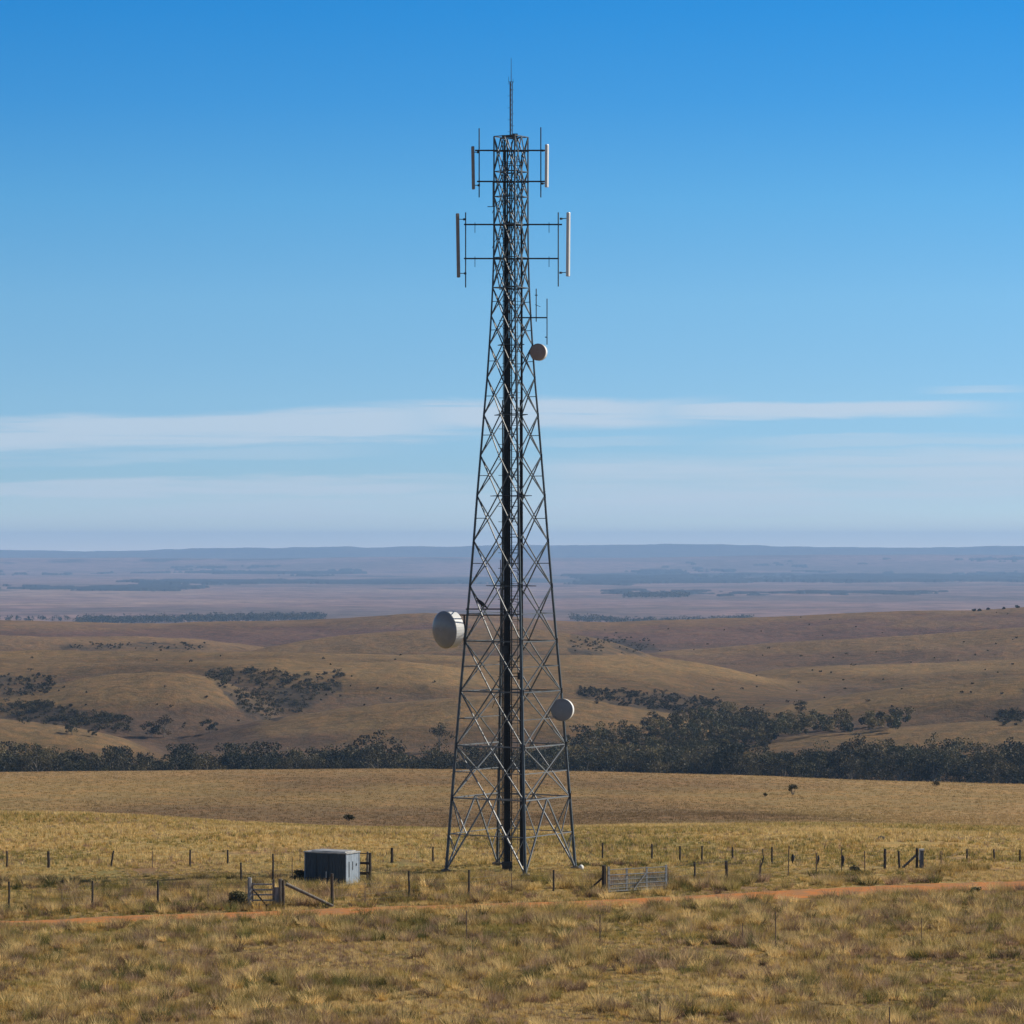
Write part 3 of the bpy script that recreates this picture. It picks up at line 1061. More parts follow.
def scatter_poly(poly, n, dmin, dmax, seed, gap=2.5, dens=None):
    r = random.Random(seed)
    us_, rs_ = [q[0] for q in poly], [q[1] for q in poly]
    out = []
    for _ in range(n * 12):
        if len(out) >= n:
            break
        u, rw = r.uniform(min(us_), max(us_)), r.uniform(min(rs_), max(rs_))
        if not in_poly(np.array(u + 26 * nz(u, rw, 17, 98)), np.array(rw + 11 * nz(u, rw, 13, 99)), poly):
            continue
        if dens is not None and r.random() > dens(u, rw):
            continue
        out.append(at(u, rw, 1150, 6000))
    return out


for i, (lab, poly, n, d0, d1, (h0, h1)) in enumerate(SCRUB):
    r = random.Random(500 + i)
    sparse = 'dotted' in lab
    pts = scatter_poly(poly, n if sparse else int(n * 1.7), d0, d1, 600 + i, dens=None if sparse else (lambda u, rw: min(1, max(0.12, 0.5 + 2.6 * nz(u, rw, 22, 91) + 2 * nz(u, rw, 7, 92)))))
    its = []
    for p in pts:
        hh_ = (h0 + (h1 - h0) * r.random() ** 2.5) * 0.7
        its.append((p, hh_, hh_ * r.uniform(1.1, 2.2)))
    merged_trees("scrub", lab, its, 60, 0.27, 1000 + i * 50, cat="scrub", dark=0.7)

# far tree belts
BELTS = [
    ("long dark belt of trees on the plain at the left", [(78, 624), (324, 620)], 260, (11, 17), 5600, 7200, 1.5),
    ("belt of trees on the plain right of the tower", [(572, 620), (625, 624), (690, 624), (752, 621)], 110, (9, 15), 5600, 7200, 1.5),
    ("short belt of trees far out on the plain", [(626, 597), (688, 597)], 60, (12, 18), 8000, 12000, 2.2),
    ("thin line of trees on the plain at the far left", [(-10, 621), (70, 621)], 12, (8, 12), 5600, 7200, 1.5),
    ("trees along the crest of the far right ridge", [(965, 612), (1018, 608)], 5, (1.0, 1.8), 4000, 6500, 1.2),
]
for i, (lab, ln, n, (h0, h1), d0, d1, sz) in enumerate(BELTS):
    r = random.Random(700 + i)
    its = []
    for k in range(n):
        tt = (k + r.random()) / n
        u = float(np.interp(tt, np.linspace(0, 1, len(ln)), [q[0] for q in ln]))
        rw = float(np.interp(tt, np.linspace(0, 1, len(ln)), [q[1] for q in ln])) + r.uniform(-0.6, 0.9)
        p = at(u, rw, 2600 if i == 4 else d0, d1)
        hh_ = r.uniform(h0, h1)
        its.append((p, hh_, hh_ * r.uniform(1.2, 1.9)))
    merged_trees("tree_belt", lab, its, 90, sz, 2000 + i * 300, cat="trees")

# distant forest on the plain: low thick canopies, one body each
M_forest = simple_mat("distant_forest", (0.022, 0.026, 0.03), 0.9, var=0.3, scale=0.004, spec=0.1)


def forest_body(label, u0, u1, d0, d1, hgt, seed, thr):
    nu, nd = 560, 60
    us_, dn = np.meshgrid(np.linspace(u0, u1, nu), np.linspace(0, 1, nd))
    d_ = d0 + (d1 - d0) * dn
    x_ = (us_ - 512) / F * d_
    ends = np.minimum(sstep(us_, u0, u0 + 60), 1 - sstep(us_, u1 - 60, u1)) * np.sin(np.pi * np.clip(dn, 0.0, 1)) ** 0.5
    n_ = fbm(x_, d_ * 0.7, 620, 6, 300 + seed, 0.72) + 0.35 * (ends - 1) + thr
    on = sstep(n_, 0.0, 0.03)
    on[0] = on[-1] = 0
    z_ = ground(x_.ravel(), d_.ravel()).reshape(x_.shape) - 4 + on * (hgt + 9 * fbm(x_, d_, 160, 3, seed))
    ii = np.arange(nu * nd).reshape(nd, nu)
    ff = np.stack([ii[:-1, :-1], ii[:-1, 1:], ii[1:, 1:], ii[1:, :-1]], -1).reshape(-1, 4)
    onf = on.ravel()[ff].max(axis=1) > 0.02
    tag(mesh_obj("forest", np_mesh("forest", np.stack([x_, d_, z_], -1).reshape(-1, 3), ff[onf], M_forest)), label, "forest", kind='stuff')


forest_body("blue hazed forest band on the plain at the left", -60, 230, 11600, 13600, 11, 1, 0.06)
forest_body("blue hazed forest band behind the tower", 90, 660, 13400, 16200, 12, 2, 0.05)
forest_body("blue hazed forest band on the plain at the right", 540, 1100, 14600, 18500, 15, 3, 0.09)
forest_body("faint forest streaks below the far left range", -60, 420, 17500, 21500, 14, 4, -0.01)
forest_body("faint forest streaks below the far right range", 600, 1100, 18500, 22500, 14, 5, 0.0)
forest_body("scattered forest patches on the plain right of centre", 560, 1000, 10400, 12600, 9, 6, -0.05)

# shrubs alone in the golden paddock
def shrub(u, row, h, w, label, seed, name="shrub", base=(0.085, 0.08, 0.045), n=420):
    p = at(u, row)
    r = random.Random(seed)
    o = thing(name, label, "shrub", p)
    cents = [(r.uniform(-.28, .28) * w, r.uniform(-.28, .28) * w, h * r.uniform(.3, .75)) for _ in range(7)]
    v, f, c = leaf_cloud(cents, [w * r.uniform(.16, .26) for _ in range(7)], n, 0.05 + 0.035 * h, seed, base)
    mesh_obj("foliage", np_mesh("foliage", v, f, M_leaf, {'albedo': c}), o)
    st = MB()
    for q in cents[:4]:
        st.bar((0, 0, -0.1), q, 0.04 * h, 5, 0.015 * h)
    st.build("stem", M_bark, o)
    return o


shrub(349, 821, 1.0, 1.2, "small dark shrub alone on the paddock left of the tower", 31)
shrub(793, 795, 1.5, 1.5, "dark shrub on the back paddock right of the tower, largest of the lone shrubs", 32)
shrub(765, 797, 0.5, 0.7, "tiny low shrub just left of the larger one on the back paddock", 33)
shrub(936, 786, 0.7, 1.3, "low wide shrub on the crest at the far right", 34)
shrub(235, 908, 0.9, 1.9, "round dark green bush by the track left of the small gate", 35, base=(0.17, 0.15, 0.065), n=900)
shrub(298, 883, 0.8, 0.9, "dark bush against the left end of the shed", 36)
shrub(855, 873, 0.4, 0.8, "dark low bush between posts on the right fence", 37)
shrub(882, 840, 0.25, 0.6, "grey dead bush on the brown paddock at the right", 38, base=(0.15, 0.14, 0.12))
shrub(976, 894, 0.4, 0.9, "dark tussocky bush below the track at the right", 39, base=(0.07, 0.075, 0.035))
shrub(765, 996, 0.35, 0.35, "small dark weed in the foreground grass, lower right", 40, base=(0.07, 0.07, 0.045))

# ------------------------------------------------------------------ tower
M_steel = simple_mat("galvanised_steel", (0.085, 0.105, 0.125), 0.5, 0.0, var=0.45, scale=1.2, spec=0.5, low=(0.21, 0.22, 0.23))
M_leg = simple_mat("leg_steel", (0.06, 0.078, 0.095), 0.45, 0.0, var=0.4, scale=1.0, spec=0.6)
M_steel_dark = simple_mat("weathered_steel", (0.035, 0.04, 0.048), 0.55, 0.0, var=0.4, scale=3)
M_cable = simple_mat("black_cable", (0.012, 0.014, 0.018), 0.5, var=0.3, scale=2)
M_panel = simple_mat("antenna_shell", (0.72, 0.72, 0.70), 0.45, var=0.08, scale=3)
M_panel_shaded = simple_mat("shaded_antenna_shell", (0.30, 0.25, 0.22), 0.6, var=0.15, scale=3)  # darker copy of the shell for left panels, shade put into the colour
M_radome = simple_mat("dish_radome", (0.27, 0.27, 0.27), 0.25, var=0.1, scale=2)
M_radome_shaded = simple_mat("shaded_radome", (0.36, 0.27, 0.23), 0.6, var=0.12, scale=3)  # upper dish face, its brown shade put into the colour
M_concrete = simple_mat("concrete", (0.20, 0.175, 0.14), 0.9, var=0.3, scale=5)

TB = at(511, 871)
TB = Vector(((511 - 512) / F * 210.2, 210.2, gz(-0.06, 210.2)))
PM = F / TB.y


def hz(row):          # height over the tower base of a picture row
    return (871 - row) / PM


RT = [(871, 129.5), (745, 109.5), (691, 100.7), (641, 91.5), (586, 81.7), (541, 74.3), (494.5, 67.3), (456, 60.8), (415, 54), (378, 47.5),
      (345, 43), (316, 39.5), (288, 36.6), (258, 34.6), (225, 34), (137, 34)]


def corner(row, k):
    w_ = np.interp(-row, [-a_ for a_, b_ in RT], [b_ for a_, b_ in RT])
    r_c = w_ / 2 / math.cos(R(12.2)) / PM
    phi = R(12.2 + 90 * k)      # 0 right, 1 back, 2 left, 3 front
    return Vector((r_c * math.cos(phi), r_c * math.sin(phi), hz(row)))


tower = thing("radio_tower", "tall grey steel lattice radio tower with dishes and panel antennas", "radio tower", TB)
LEV = [869, 797, 745, 691, 641, 586, 541, 496, 456, 415, 378, 345, 316, 288, 258, 225, 197, 172, 137]


def leg_r(row):
    return float(np.interp(row, [137, 300, 500, 700, 870], [0.045, 0.053, 0.068, 0.082, 0.095]))


LEGS = []
for k in range(4):
    m = MB()
    for a_, b_ in zip(LEV[:-1], LEV[1:]):
        m.bar(corner(a_, k), corner(b_, k), leg_r(a_), 6, leg_r(b_))
    o = m.build("leg", M_leg, tower)
    LEGS.append(o)
    m = MB()
    c0 = corner(869, k)
    m.box((c0.x, c0.y, 0.06), (0.55, 0.55, 0.2))
    m.box((c0.x, c0.y, 0.19), (0.3, 0.3, 0.05))
    m.build("footing", M_concrete, o)


def brace(m, p, q, r_b):
    m.bar(p, q, r_b, 4)


for k in range(4):
    k2 = (k + 1) % 4
    m = MB()
    for i, (a_, b_) in enumerate(zip(LEV[:-1], LEV[1:])):
        L0, R0, L1, R1 = corner(a_, k), corner(a_, k2), corner(b_, k), corner(b_, k2)
        M0, M1 = (L0 + R0) / 2, (L1 + R1) / 2
        br = float(np.interp(a_, [137, 400, 700, 870], [0.035, 0.039, 0.046, 0.052]))
        full_h = b_ in (797, 745, 691, 641, 288, 258, 225, 197, 172, 137)
        if full_h:
            brace(m, L1, R1, br)
        if i == 0:
            # K frame with sub-bracing at the foot
            brace(m, L0, M1, br * 1.15)
            brace(m, R0, M1, br * 1.15)
            la, ra = L0.lerp(L1, .5), R0.lerp(R1, .5)
            lb, rb = L0.lerp(M1, .5), R0.lerp(M1, .5)
            brace(m, la, ra, br * 0.7)
            brace(m, L1, lb, br * 0.8)
            brace(m, R1, rb, br * 0.8)
            brace(m, la, L0.lerp(M1, .25), br * 0.6)
            brace(m, ra, R0.lerp(M1, .25), br * 0.6)
            continue
        if k in (1, 2) or k in (0, 3):
            wide = k in (0, 2) or True
        # twin crosses meeting at the middle of the face
        if k in (0, 2) or i > 12:
            for P0_, P1_ in ((L0, L1), (R0, R1)):
                brace(m, P0_, M1, br)
                brace(m, P1_, M0, br)
                xx = (P0_ + P1_ + M0 + M1) / 4
                if i < 13:
                    brace(m, xx, P0_.lerp(P1_, .5), br * 0.75)
        else:
            brace(m, L0, R1, br * 0.9)
            brace(m, R0, L1, br * 0.9)
            if i in (1, 2, 3, 4):
                xx = (L0 + L1 + R0 + R1) / 4
                brace(m, xx, L0.lerp(L1, .5), br * 0.7)
                brace(m, xx, R0.lerp(R1, .5), br * 0.7)
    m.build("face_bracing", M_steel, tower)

for row in (797, 691, 586, 496, 415, 345, 288, 225, 172, 138):
    m = MB()
    cs = [corner(row, k) for k in range(4)]
    ms = [(cs[i] + cs[(i + 1) % 4]) / 2 for i in range(4)]
    for i in range(4):
        brace(m, ms[i], ms[(i + 1) % 4], 0.03)
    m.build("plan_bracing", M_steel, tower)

# gusset plates
for row in LEV[1:13]:
    for k in range(4):
        m = MB()
        c0 = corner(row, k)
        s_ = leg_r(row) * 2.6
        m.box(c0, (s_, s_ * 0.5, s_ * 1.5), Matrix.Rotation(R(12.2 + 90 * k + 90), 3, 'Z'))
        m.build("gusset_plate", M_steel_dark, LEGS[k])

# cable run: a bundle of feeders up the middle, on brackets
cx = (507.2 - 511) / PM
cb = MB()
offs = [(-0.16, 0), (-0.10, 0.03), (-0.045, -0.02), (0.01, 0.02), (0.065, -0.01), (0.115, 0.03), (0.16, 0.0), (-0.08, 0.1), (0.04, 0.11), (0.13, .12)]
for i, (ox, oy) in enumerate(offs):
    top = hz([140, 150, 215, 150, 222, 345, 182, 255, 300, 340][i])
    cb.bar((cx + ox, -0.1 + oy, 0.1), (cx + ox, -0.1 + oy, top), 0.036 if i % 3 else 0.045, 7)
cb.build("cable_run", M_cable, tower)
cb = MB()
cb.box((cx, -0.06, 0.28), (0.62, 0.5, 0.55))
cb.build("cable_entry_box", M_steel_dark, tower)
# steel cable ladder behind
ld = MB()
for sx in (-0.24, 0.25):
    ld.bar((cx + sx, 0.1, 0.0), (cx + sx, 0.1, hz(142)), 0.03)
for z_ in np.arange(0.5, hz(145), 0.75):
    ld.bar((cx - 0.24, 0.1, z_), (cx + 0.25, 0.1, z_), 0.022)
ld.build("cable_ladder", M_steel_dark, tower)
# climbing ladder with hoops
ld = MB()
lx = (514.8 - 511) / PM
for sx in (-0.17, 0.17):
    ld.bar((lx + sx, 0.0, 0.6), (lx + sx, 0.0, hz(140)), 0.02)
for z_ in np.arange(0.7, hz(142), 0.34):
    ld.bar((lx - 0.17, 0, z_), (lx + 0.17, 0, z_), 0.012)
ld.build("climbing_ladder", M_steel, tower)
ld = MB()
for z_ in np.arange(3.2, hz(150), 1.7):
    q = [Vector((lx + 0.36 * math.cos(t_), -0.02 - 0.36 * (0.4 + math.sin(t_)) * 0.9, z_)) for t_ in np.linspace(0, math.pi, 7)]
    for a_, b_ in zip(q[:-1], q[1:]):
        ld.bar(a_, b_, 0.014)
ld.build("safety_hoops", M_steel_dark, tower)
# second feeder run near the front leg, and its conduit
cb = MB()
for i, ox in enumerate((0.0, 0.07, 0.14)):
    cb.bar(((520.4 - 511) / PM + ox, -0.12, 0.3), ((520.4 - 511) / PM + ox * 0.6, -0.12, hz((400, 218, 155)[i])), 0.042, 6)
cb.bar(((502.0 - 511) / PM, 0.3, 0.3), ((502.5 - 511) / PM, 0.3, hz(400)), 0.03, 6)
cb.bar(((499.8 - 511) / PM, 0.4, 0.3), ((500.5 - 511) / PM, 0.4, hz(560)), 0.025, 6)
cb.build("feeder_conduit", M_cable, tower)
# brackets tying the runs to the faces
cb = MB()
for row in [840, 820] + list(np.arange(770, 150, -15.5)):
    z_ = hz(row)
    wx = float(np.interp(row, [150, 870], [0.45, 0.62]))
    cb.bar((cx - wx, 0.15, z_), (lx + wx * 0.9, 0.15, z_), 0.022)
    if int(row) % 2:
        cb.bar((cx - 0.3, -0.16, z_ + .2), (lx + 0.35, -0.16, z_ + .2), 0.02)
cb.build("cable_bracket", M_steel_dark, tower)
# curved jumper cables coming off the bundle
cb = MB()
rj = random.Random(4)
for row in (548, 575, 700, 795, 605, 330, 268, 240, 205, 160, 188):
    z_ = hz(row)
    sx = rj.choice((-1, 1))
    q = [Vector((cx + sx * 0.15 + sx * 0.75 * t_, -0.1 + 0.2 * t_, z_ + 0.9 * t_ * (1 - t_) * 2 - 0.5 * t_)) for t_ in np.linspace(0, 1, 7)]
    for a_, b_ in zip(q[:-1], q[1:]):
        cb.bar(a_, b_, 0.017, 5)
cb.build("jumper_cable", M_cable, tower)

# mast on top
top_z = hz(137)
ms_ = MB()
tri = [(0.085 * math.cos(a_), 0.085 * math.sin(a_)) for a_ in (0.3, 2.4, 4.5)]
for px_, py_ in tri:
    ms_.bar((px_, py_, top_z), (px_, py_, hz(82)), 0.022, 5)
zz_ = np.arange(top_z, hz(82), 0.3)
for i, z_ in enumerate(zz_[:-1]):
    for j in range(3):
        a_, b_ = tri[j], tri[(j + 1) % 3]
        ms_.bar((*a_, z_), (*b_, z_), 0.011)
        ms_.bar((*a_, z_), (*b_, z_ + 0.3), 0.010)
for i, z_ in enumerate(np.arange(top_z + 0.3, hz(84), 0.36)):
    s_ = 1 if i % 2 else -1
    ms_.bar((0, 0, z_), (s_ * 0.2, 0, z_), 0.012)
mast = ms_.build("mast", M_steel_dark, tower)
w_ = MB()
w_.bar((0.01, 0, hz(82)), (0.01, 0, hz(58)), 0.022, 5, 0.012)
w_.build("whip_antenna", M_steel_dark, mast)
w_ = MB()
w_.bar((-0.14, 0, hz(82)), (0.14, 0, hz(82)), 0.02)
w_.bar((-0.14, 0, hz(83)), (-0.14, 0, hz(77)), 0.014)
w_.bar((0.14, 0, hz(83)), (0.12, 0, hz(79)), 0.014)
w_.build("mast_head", M_steel_dark, mast)
w_ = MB()
w_.box((-0.1, 0, top_z + 0.02), (0.9, 0.9, 0.07))
w_.box((0.25, -0.25, top_z + 0.08), (0.3, 0.2, 0.16))
w_.build("top_plate", M_steel_dark, tower)


def X(u):
    return (u - 511) / PM


# cross arms
for row, u0, u1 in ((151, 475, 545.5), (182, 477, 545), (225, 464, 562), (259, 464, 559)):
    a_ = MB()
    z_ = hz(row)
    yf = -0.2
    a_.bar((X(u0), yf, z_), (X(u1), yf, z_), 0.06)
    a_.bar((X(493), yf + 0.45, z_), (X(529), yf + 0.45, z_), 0.05)
    for uu_ in (494, 528):
        a_.bar((X(uu_), yf, z_), (X(uu_), yf + 0.5, z_), 0.05)
    if row in (225, 259):
        for uu_ in (475, 549):
            a_.bar((X(uu_), yf, z_ + 0.12), (X(uu_), yf, z_ - 0.5), 0.025)
    a_.build("cross_arm", M_steel_dark, tower)


def panel_antenna(u_pipe, p0, p1, u_a, u_b, r0, r1, lit):
    pp_ = MB()
    pp_.bar((X(u_pipe), -0.26, hz(p1)), (X(u_pipe), -0.26, hz(p0)), 0.035, 6)
    pp_.build("mounting_pipe", M_steel_dark, tower)
    w0 = (u_b - u_a) / PM
    s_ = 1 if lit else -1
    # long rounded shell, turned outward from the tower
    m_ = MB()
    W_, D_, H_ = 0.22, max(w0 * 0.6, 0.15), hz(r0) - hz(r1)
    prof_ = [(-D_ / 2, -W_ / 2), (D_ / 2 * .55, -W_ / 2), (D_ / 2, -W_ / 4), (D_ / 2, W_ / 4), (D_ / 2 * .55, W_ / 2), (-D_ / 2, W_ / 2)]
    n_ = len(prof_)
    b0 = 0
    for z_, sc_ in ((0, .8), (0.04, 1), (H_ - 0.04, 1), (H_, .8)):
        for x_, y_ in prof_:
            m_.v.append(Vector((x_ * sc_ * s_, y_ * sc_, z_)))
    for k_ in range(3):
        for i_ in range(n_):
            j_ = (i_ + 1) % n_
            m_.f.append((k_ * n_ + i_, k_ * n_ + j_, (k_ + 1) * n_ + j_, (k_ + 1) * n_ + i_))
    m_.f.append(tuple(range(n_))[::-1])
    m_.f.append(tuple(3 * n_ + i_ for i_ in range(n_)))
    o_ = m_.build("panel_antenna", M_panel if lit else M_panel_shaded, tower)
    o_.location = (X((u_a + u_b) / 2), -0.26, hz(r1))
    # a slight downtilt
    o_.rotation_euler = (0, R(0.6) if lit else R(-1.0), R(-42) if lit else R(20))
    br_ = MB()
    xa, xb = X(u_pipe) - X((u_a + u_b) / 2), 0
    for z_ in (0.25, H_ - 0.35):
        br_.bar((xa, 0, z_), (xb - s_ * D_ * 0.4, 0, z_), 0.03)
        br_.box((xa, 0, z_), (0.12, 0.12, 0.12))
    br_.build("bracket", M_steel_dark, o_)


panel_antenna(479.2, 129, 198, 471.5, 475.2, 147, 190, False)
panel_antenna(540.8, 128, 198, 545.0, 548.6, 145, 188, True)
panel_antenna(465.7, 213, 288, 456.2, 460.8, 214, 278, False)
panel_antenna(558.2, 213, 287, 565.8, 570.4, 213, 277, True)

# aerials on a short side arm
a_ = MB()
a_.bar((X(516), -0.15, hz(318)), (X(547), -0.15, hz(318)), 0.055)
arm = a_.build("cross_arm", M_steel_dark, tower)
a_ = MB()
a_.bar((X(547), -0.15, hz(345)), (X(547), -0.15, hz(299)), 0.03, 6)
a_.box((X(546.2), -0.15, hz(337.5)), (0.14, 0.06, 0.06))
a_.build("rod_antenna", M_steel_dark, tower)
a_ = MB()
a_.bar((X(536.2), -0.15, hz(322)), (X(536.2), -0.15, hz(289)), 0.03, 6)
a_.bar((X(534.8), -0.15, hz(295.5)), (X(537.6), -0.15, hz(295.5)), 0.035)
a_.bar((X(535), -0.15, hz(305)), (X(540.4), -0.15, hz(307)), 0.02)
a_.build("rod_antenna", M_steel_dark, tower)
a_ = MB()
a_.bar((X(493), -0.1, hz(207)), (X(493), -0.1, hz(182)), 0.03, 5)
a_.bar((X(487.5), -0.1, hz(207)), (X(493), -0.1, hz(207)), 0.025, 5)
a_.build("rod_antenna", M_steel_dark, tower)


def dish(u, row, rad, yaw, pitch, drum, y, mface, mside, bulge, to, back=0.0):
    """drum dish; yaw: 0 faces the camera, positive turns to the picture's left"""
    c_ = Vector((X(u), y, hz(row)))
    ax = Vector((-math.sin(R(yaw)) * math.cos(R(pitch)), -math.cos(R(yaw)) * math.cos(R(pitch)), math.sin(R(pitch))))
    Mx = ax.to_track_quat('Z', 'Y').to_matrix()
    rim = MB().lathe([(rad * 1.015, 0.0), (rad * 1.015, -drum), (rad * 0.99, -drum - 0.01), (rad * .86, -drum - back * .4), (rad * .5, -drum - back * .85), (rad * .18, -drum - back), (0.001, -drum - back)], 40, Mx, c_)
    o_ = rim.build("dish_antenna", mside, tower, smooth=False)
    prof_ = [(rad * 1.03, -0.03), (rad * 1.03, 0.015)] + [(rad * math.cos(t_), bulge * math.sin(t_) + 0.015) for t_ in np.linspace(0.15, math.pi / 2 - 0.02, 9)]
    MB().lathe(prof_, 40, Mx, c_).build("radome", mface, o_, smooth=True)
    mt = MB()
    bk = c_ + ax * (-drum - back)
    tgt = Vector(to)
    mt.bar(bk + ax * 0.05, bk - ax * 0.2, rad * 0.22, 8)
    mt.bar(bk - ax * 0.15, tgt, 0.06)
    mt.bar(bk - ax * 0.1 + Vector((0, 0, -rad * .5)), tgt + Vector((0, 0, -rad * .45)), 0.035)
    mt.bar(bk - ax * 0.1 + Vector((0, 0, rad * .5)), tgt + Vector((0, 0, rad * .45)), 0.035)
    mt.bar(tgt + Vector((0, 0, -rad * .8)), tgt + Vector((0, 0, rad * .8)), 0.055, 8)
    mt.build("mount", M_steel_dark, o_)
    return o_


def legx(row, k):
    return corner(row, k)


Lc = legx(628, 2)
dish(445.0, 629.5, 1.09, 50, -3, 0.62, Lc.y - 0.75, M_radome, M_panel, 0.30, (Lc.x - 0.12, Lc.y - 0.1, hz(630)), back=0.35)
Rc = legx(709, 0)
dish(561.8, 710, 0.66, 14, 2, 0.40, Rc.y - 0.75, M_radome, M_panel, 0.05, (Rc.x - 0.05, Rc.y - 0.1, hz(711)), back=0.18)
Rc = legx(352, 0)
dish(537.8, 352.5, 0.50, 20, 1, 0.30, Rc.y - 0.6, M_radome_shaded, M_panel, 0.06, (Rc.x - 0.02, Rc.y - 0.1, hz(352)), back=0.15)
# the arms that carry the big dish, reaching across the face
a_ = MB()
Fc = legx(615, 3)
for row, u0 in ((609, 466), (615, 459)):
    a_.bar((X(u0), Lc.y - 0.1, hz(row)), (X(512), -0.9, hz(row)), 0.055)
a_.build("dish_support", M_steel_dark, tower)
# small junction boxes
for u, row, s_ in ((520, 676, .3), (505, 650, .35)):
    MB().box((X(u), -0.28, hz(row)), (s_, s_ * .6, s_ * 1.4)).build("junction_box", M_steel_dark, tower)

# ------------------------------------------------------------------ the crow
M_crow = simple_mat("black_feathers", (0.03, 0.03, 0.034), 0.5, var=0.3, scale=20)
crow = thing("crow", "black crow perched on the tower's strut above the big dish", "bird", (TB.x + X(480.5), TB.y + Lc.y * 0.55 - 0.28, TB.z + hz(609) + 0.05), 0.0)
sk = [((0.13, 0, 0.24), .12), ((-0.02, 0, 0.36), .125), ((-0.14, 0, 0.48), .085), ((-0.19, 0, 0.585), .075), ((-0.27, 0, 0.58), .03), ((-0.34, 0, 0.55), .008)]
bd = MB()
nn_ = 10
prev = None
for i, (p_, r_) in enumerate([((0.46, 0, -0.02), .012), ((0.34, 0, 0.07), .05)] + sk):
    p_ = Vector(p_)
    nxt = Vector(([(0.46, 0, -0.02), (0.34, 0, 0.07)] + [q[0] for q in sk])[min(i + 1, 7)])
    dr = (nxt - p_) if i < 7 else (p_ - prev)
    dr.normalize()
    s1 = Vector((0, 1, 0))
    s2 = dr.cross(s1).normalized()
    for j in range(nn_):
        t_ = 2 * math.pi * j / nn_
        bd.v.append(p_ + s1 * math.cos(t_) * r_ * (1.0 if i > 1 else 1.3) + s2 * math.sin(t_) * r_)
    if i:
        b0 = (i - 1) * nn_
        for j in range(nn_):
            k_ = (j + 1) % nn_
            bd.f.append((b0 + j, b0 + k_, b0 + nn_ + k_, b0 + nn_ + j))
    prev = p_
# folded wings
for s_ in (-1, 1):
    b0 = len(bd.v)
    for q in ((-0.10, 0.11, .42), (0.02, .14, .30), (0.2, .13, .14), (0.42, .05, .02), (0.25, .11, .24), (0.05, .13, .42)):
        bd.v.append(Vector((q[0], q[1] * s_, q[2])))
    bd.f.append(tuple(b0 + i for i in range(6)))
for s_ in (-1, 1):
    bd.bar((0.06, 0.05 * s_, 0.2), (0.03, 0.05 * s_, -0.02), 0.018, 5)
    bd.bar((0.03, 0.05 * s_, -0.02), (-0.06, 0.05 * s_, -0.03), 0.012, 5)
bd.build("body", M_crow, crow, smooth=False)

# white marker stone by the right foot
M_white = simple_mat("white_paint", (0.78, 0.76, 0.70), 0.7, var=0.15, scale=8)
st = MB()
p = at(581, 870)
st.lathe([(0.01, 0.0), (0.13, 0.02), (0.165, 0.12), (0.14, 0.24), (0.07, 0.3), (0.01, 0.315)], 12)
tag(st.build("stone", M_white, None, smooth=True, loc=p), "white painted stone by the tower's right foot", "stone")

# ------------------------------------------------------------------ equipment shed
M_shed = simple_mat("blue_grey_sheeting", (0.055, 0.078, 0.10), 0.55, 0.1, var=0.25, scale=3, stretch=(4, 4, .6))
M_shed_sunlit = simple_mat("sunlit_sheeting", (0.27, 0.32, 0.38), 0.5, 0.0, var=0.2, scale=3)  # same sheeting as the front, sunlight put into the colour
M_shed_roof = simple_mat("zinc_roof", (0.45, 0.44, 0.42), 0.5, 0.3, var=0.3, scale=2)
ps = at(338, 884.5)
shed = thing("equipment_shed", "low blue grey metal equipment shed with a pale roof, left of the tower", "shed", (ps.x, ps.y, ps.z), R(-27))
# local: near corner (between front and sunny side) about x=+, front along x
PS = F / ps.y
W_, D_, H_ = 42 / PS / math.cos(R(27)), 12.0 / PS / math.sin(R(27)), 32.5 / PS
near = at(346, 886.5)
shed.location = (near.x, near.y, near.z)
# ribs of the sheeting follow a shallow corrugation
def corrugated(x0, y0, x1, y1, z0, z1, mat, name, parent, n, amp=0.012):
    m_ = MB()
    d_ = Vector((x1 - x0, y1 - y0, 0))
    nrm_ = Vector((d_.y, -d_.x, 0)).normalized()
    for i in range(n + 1):
        t_ = i / n
        off_ = amp * (1 if (i // 2) % 2 else -1)
        p_ = Vector((x0, y0, 0)) + d_ * t_ + nrm_ * off_
        m_.v += [p_ + Vector((0, 0, z0)), p_ + Vector((0, 0, z1))]
        if i:
            b_ = 2 * i - 2
            m_.f.append((b_, b_ + 2, b_ + 3, b_ + 1))
    return m_.build(name, mat, parent)


MB().box((-W_ / 2, D_ / 2, H_ / 2), (W_ - 0.06, D_ - 0.06, H_ - 0.05)).build("core", M_shed, shed)
corrugated(-W_, 0, 0, 0, 0.08, H_ - .04, M_shed, "front_wall", shed, 56)
side = corrugated(0, 0, 0, D_, 0.08, H_ - .04, M_shed_sunlit, "side_wall", shed, 32, 0.006)
corrugated(-W_, D_, -W_, 0, 0.08, H_ - .04, M_shed, "side_wall", shed, 32)
corrugated(0, D_, -W_, D_, 0.08, H_ - .04, M_shed, "back_wall", shed, 56)
rf = MB()
rf.box((-W_ / 2, D_ / 2, H_ + 0.0), (W_ + 0.14, D_ + 0.14, 0.07))
rf.box((-W_ / 2 + 0.1, D_ / 2, H_ + 0.06), (W_ * 0.82, D_ * 0.8, 0.06))
rf.build("roof", M_shed_roof, shed)
b_ = MB()
b_.box((-W_ / 2, -0.02, 0.04), (W_ + 0.06, 0.1, 0.12))
b_.box((0.02, D_ / 2, 0.04), (0.1, D_ + 0.06, 0.12))
b_.build("skid", M_steel_dark, shed)
# corner trims
b_ = MB()
for x_, y_ in ((0, 0), (-W_, 0), (0, D_)):
    b_.box((x_, y_, H_ / 2), (0.06, 0.06, H_ - .03))
b_.build("corner_trim", M_shed_sunlit, shed)
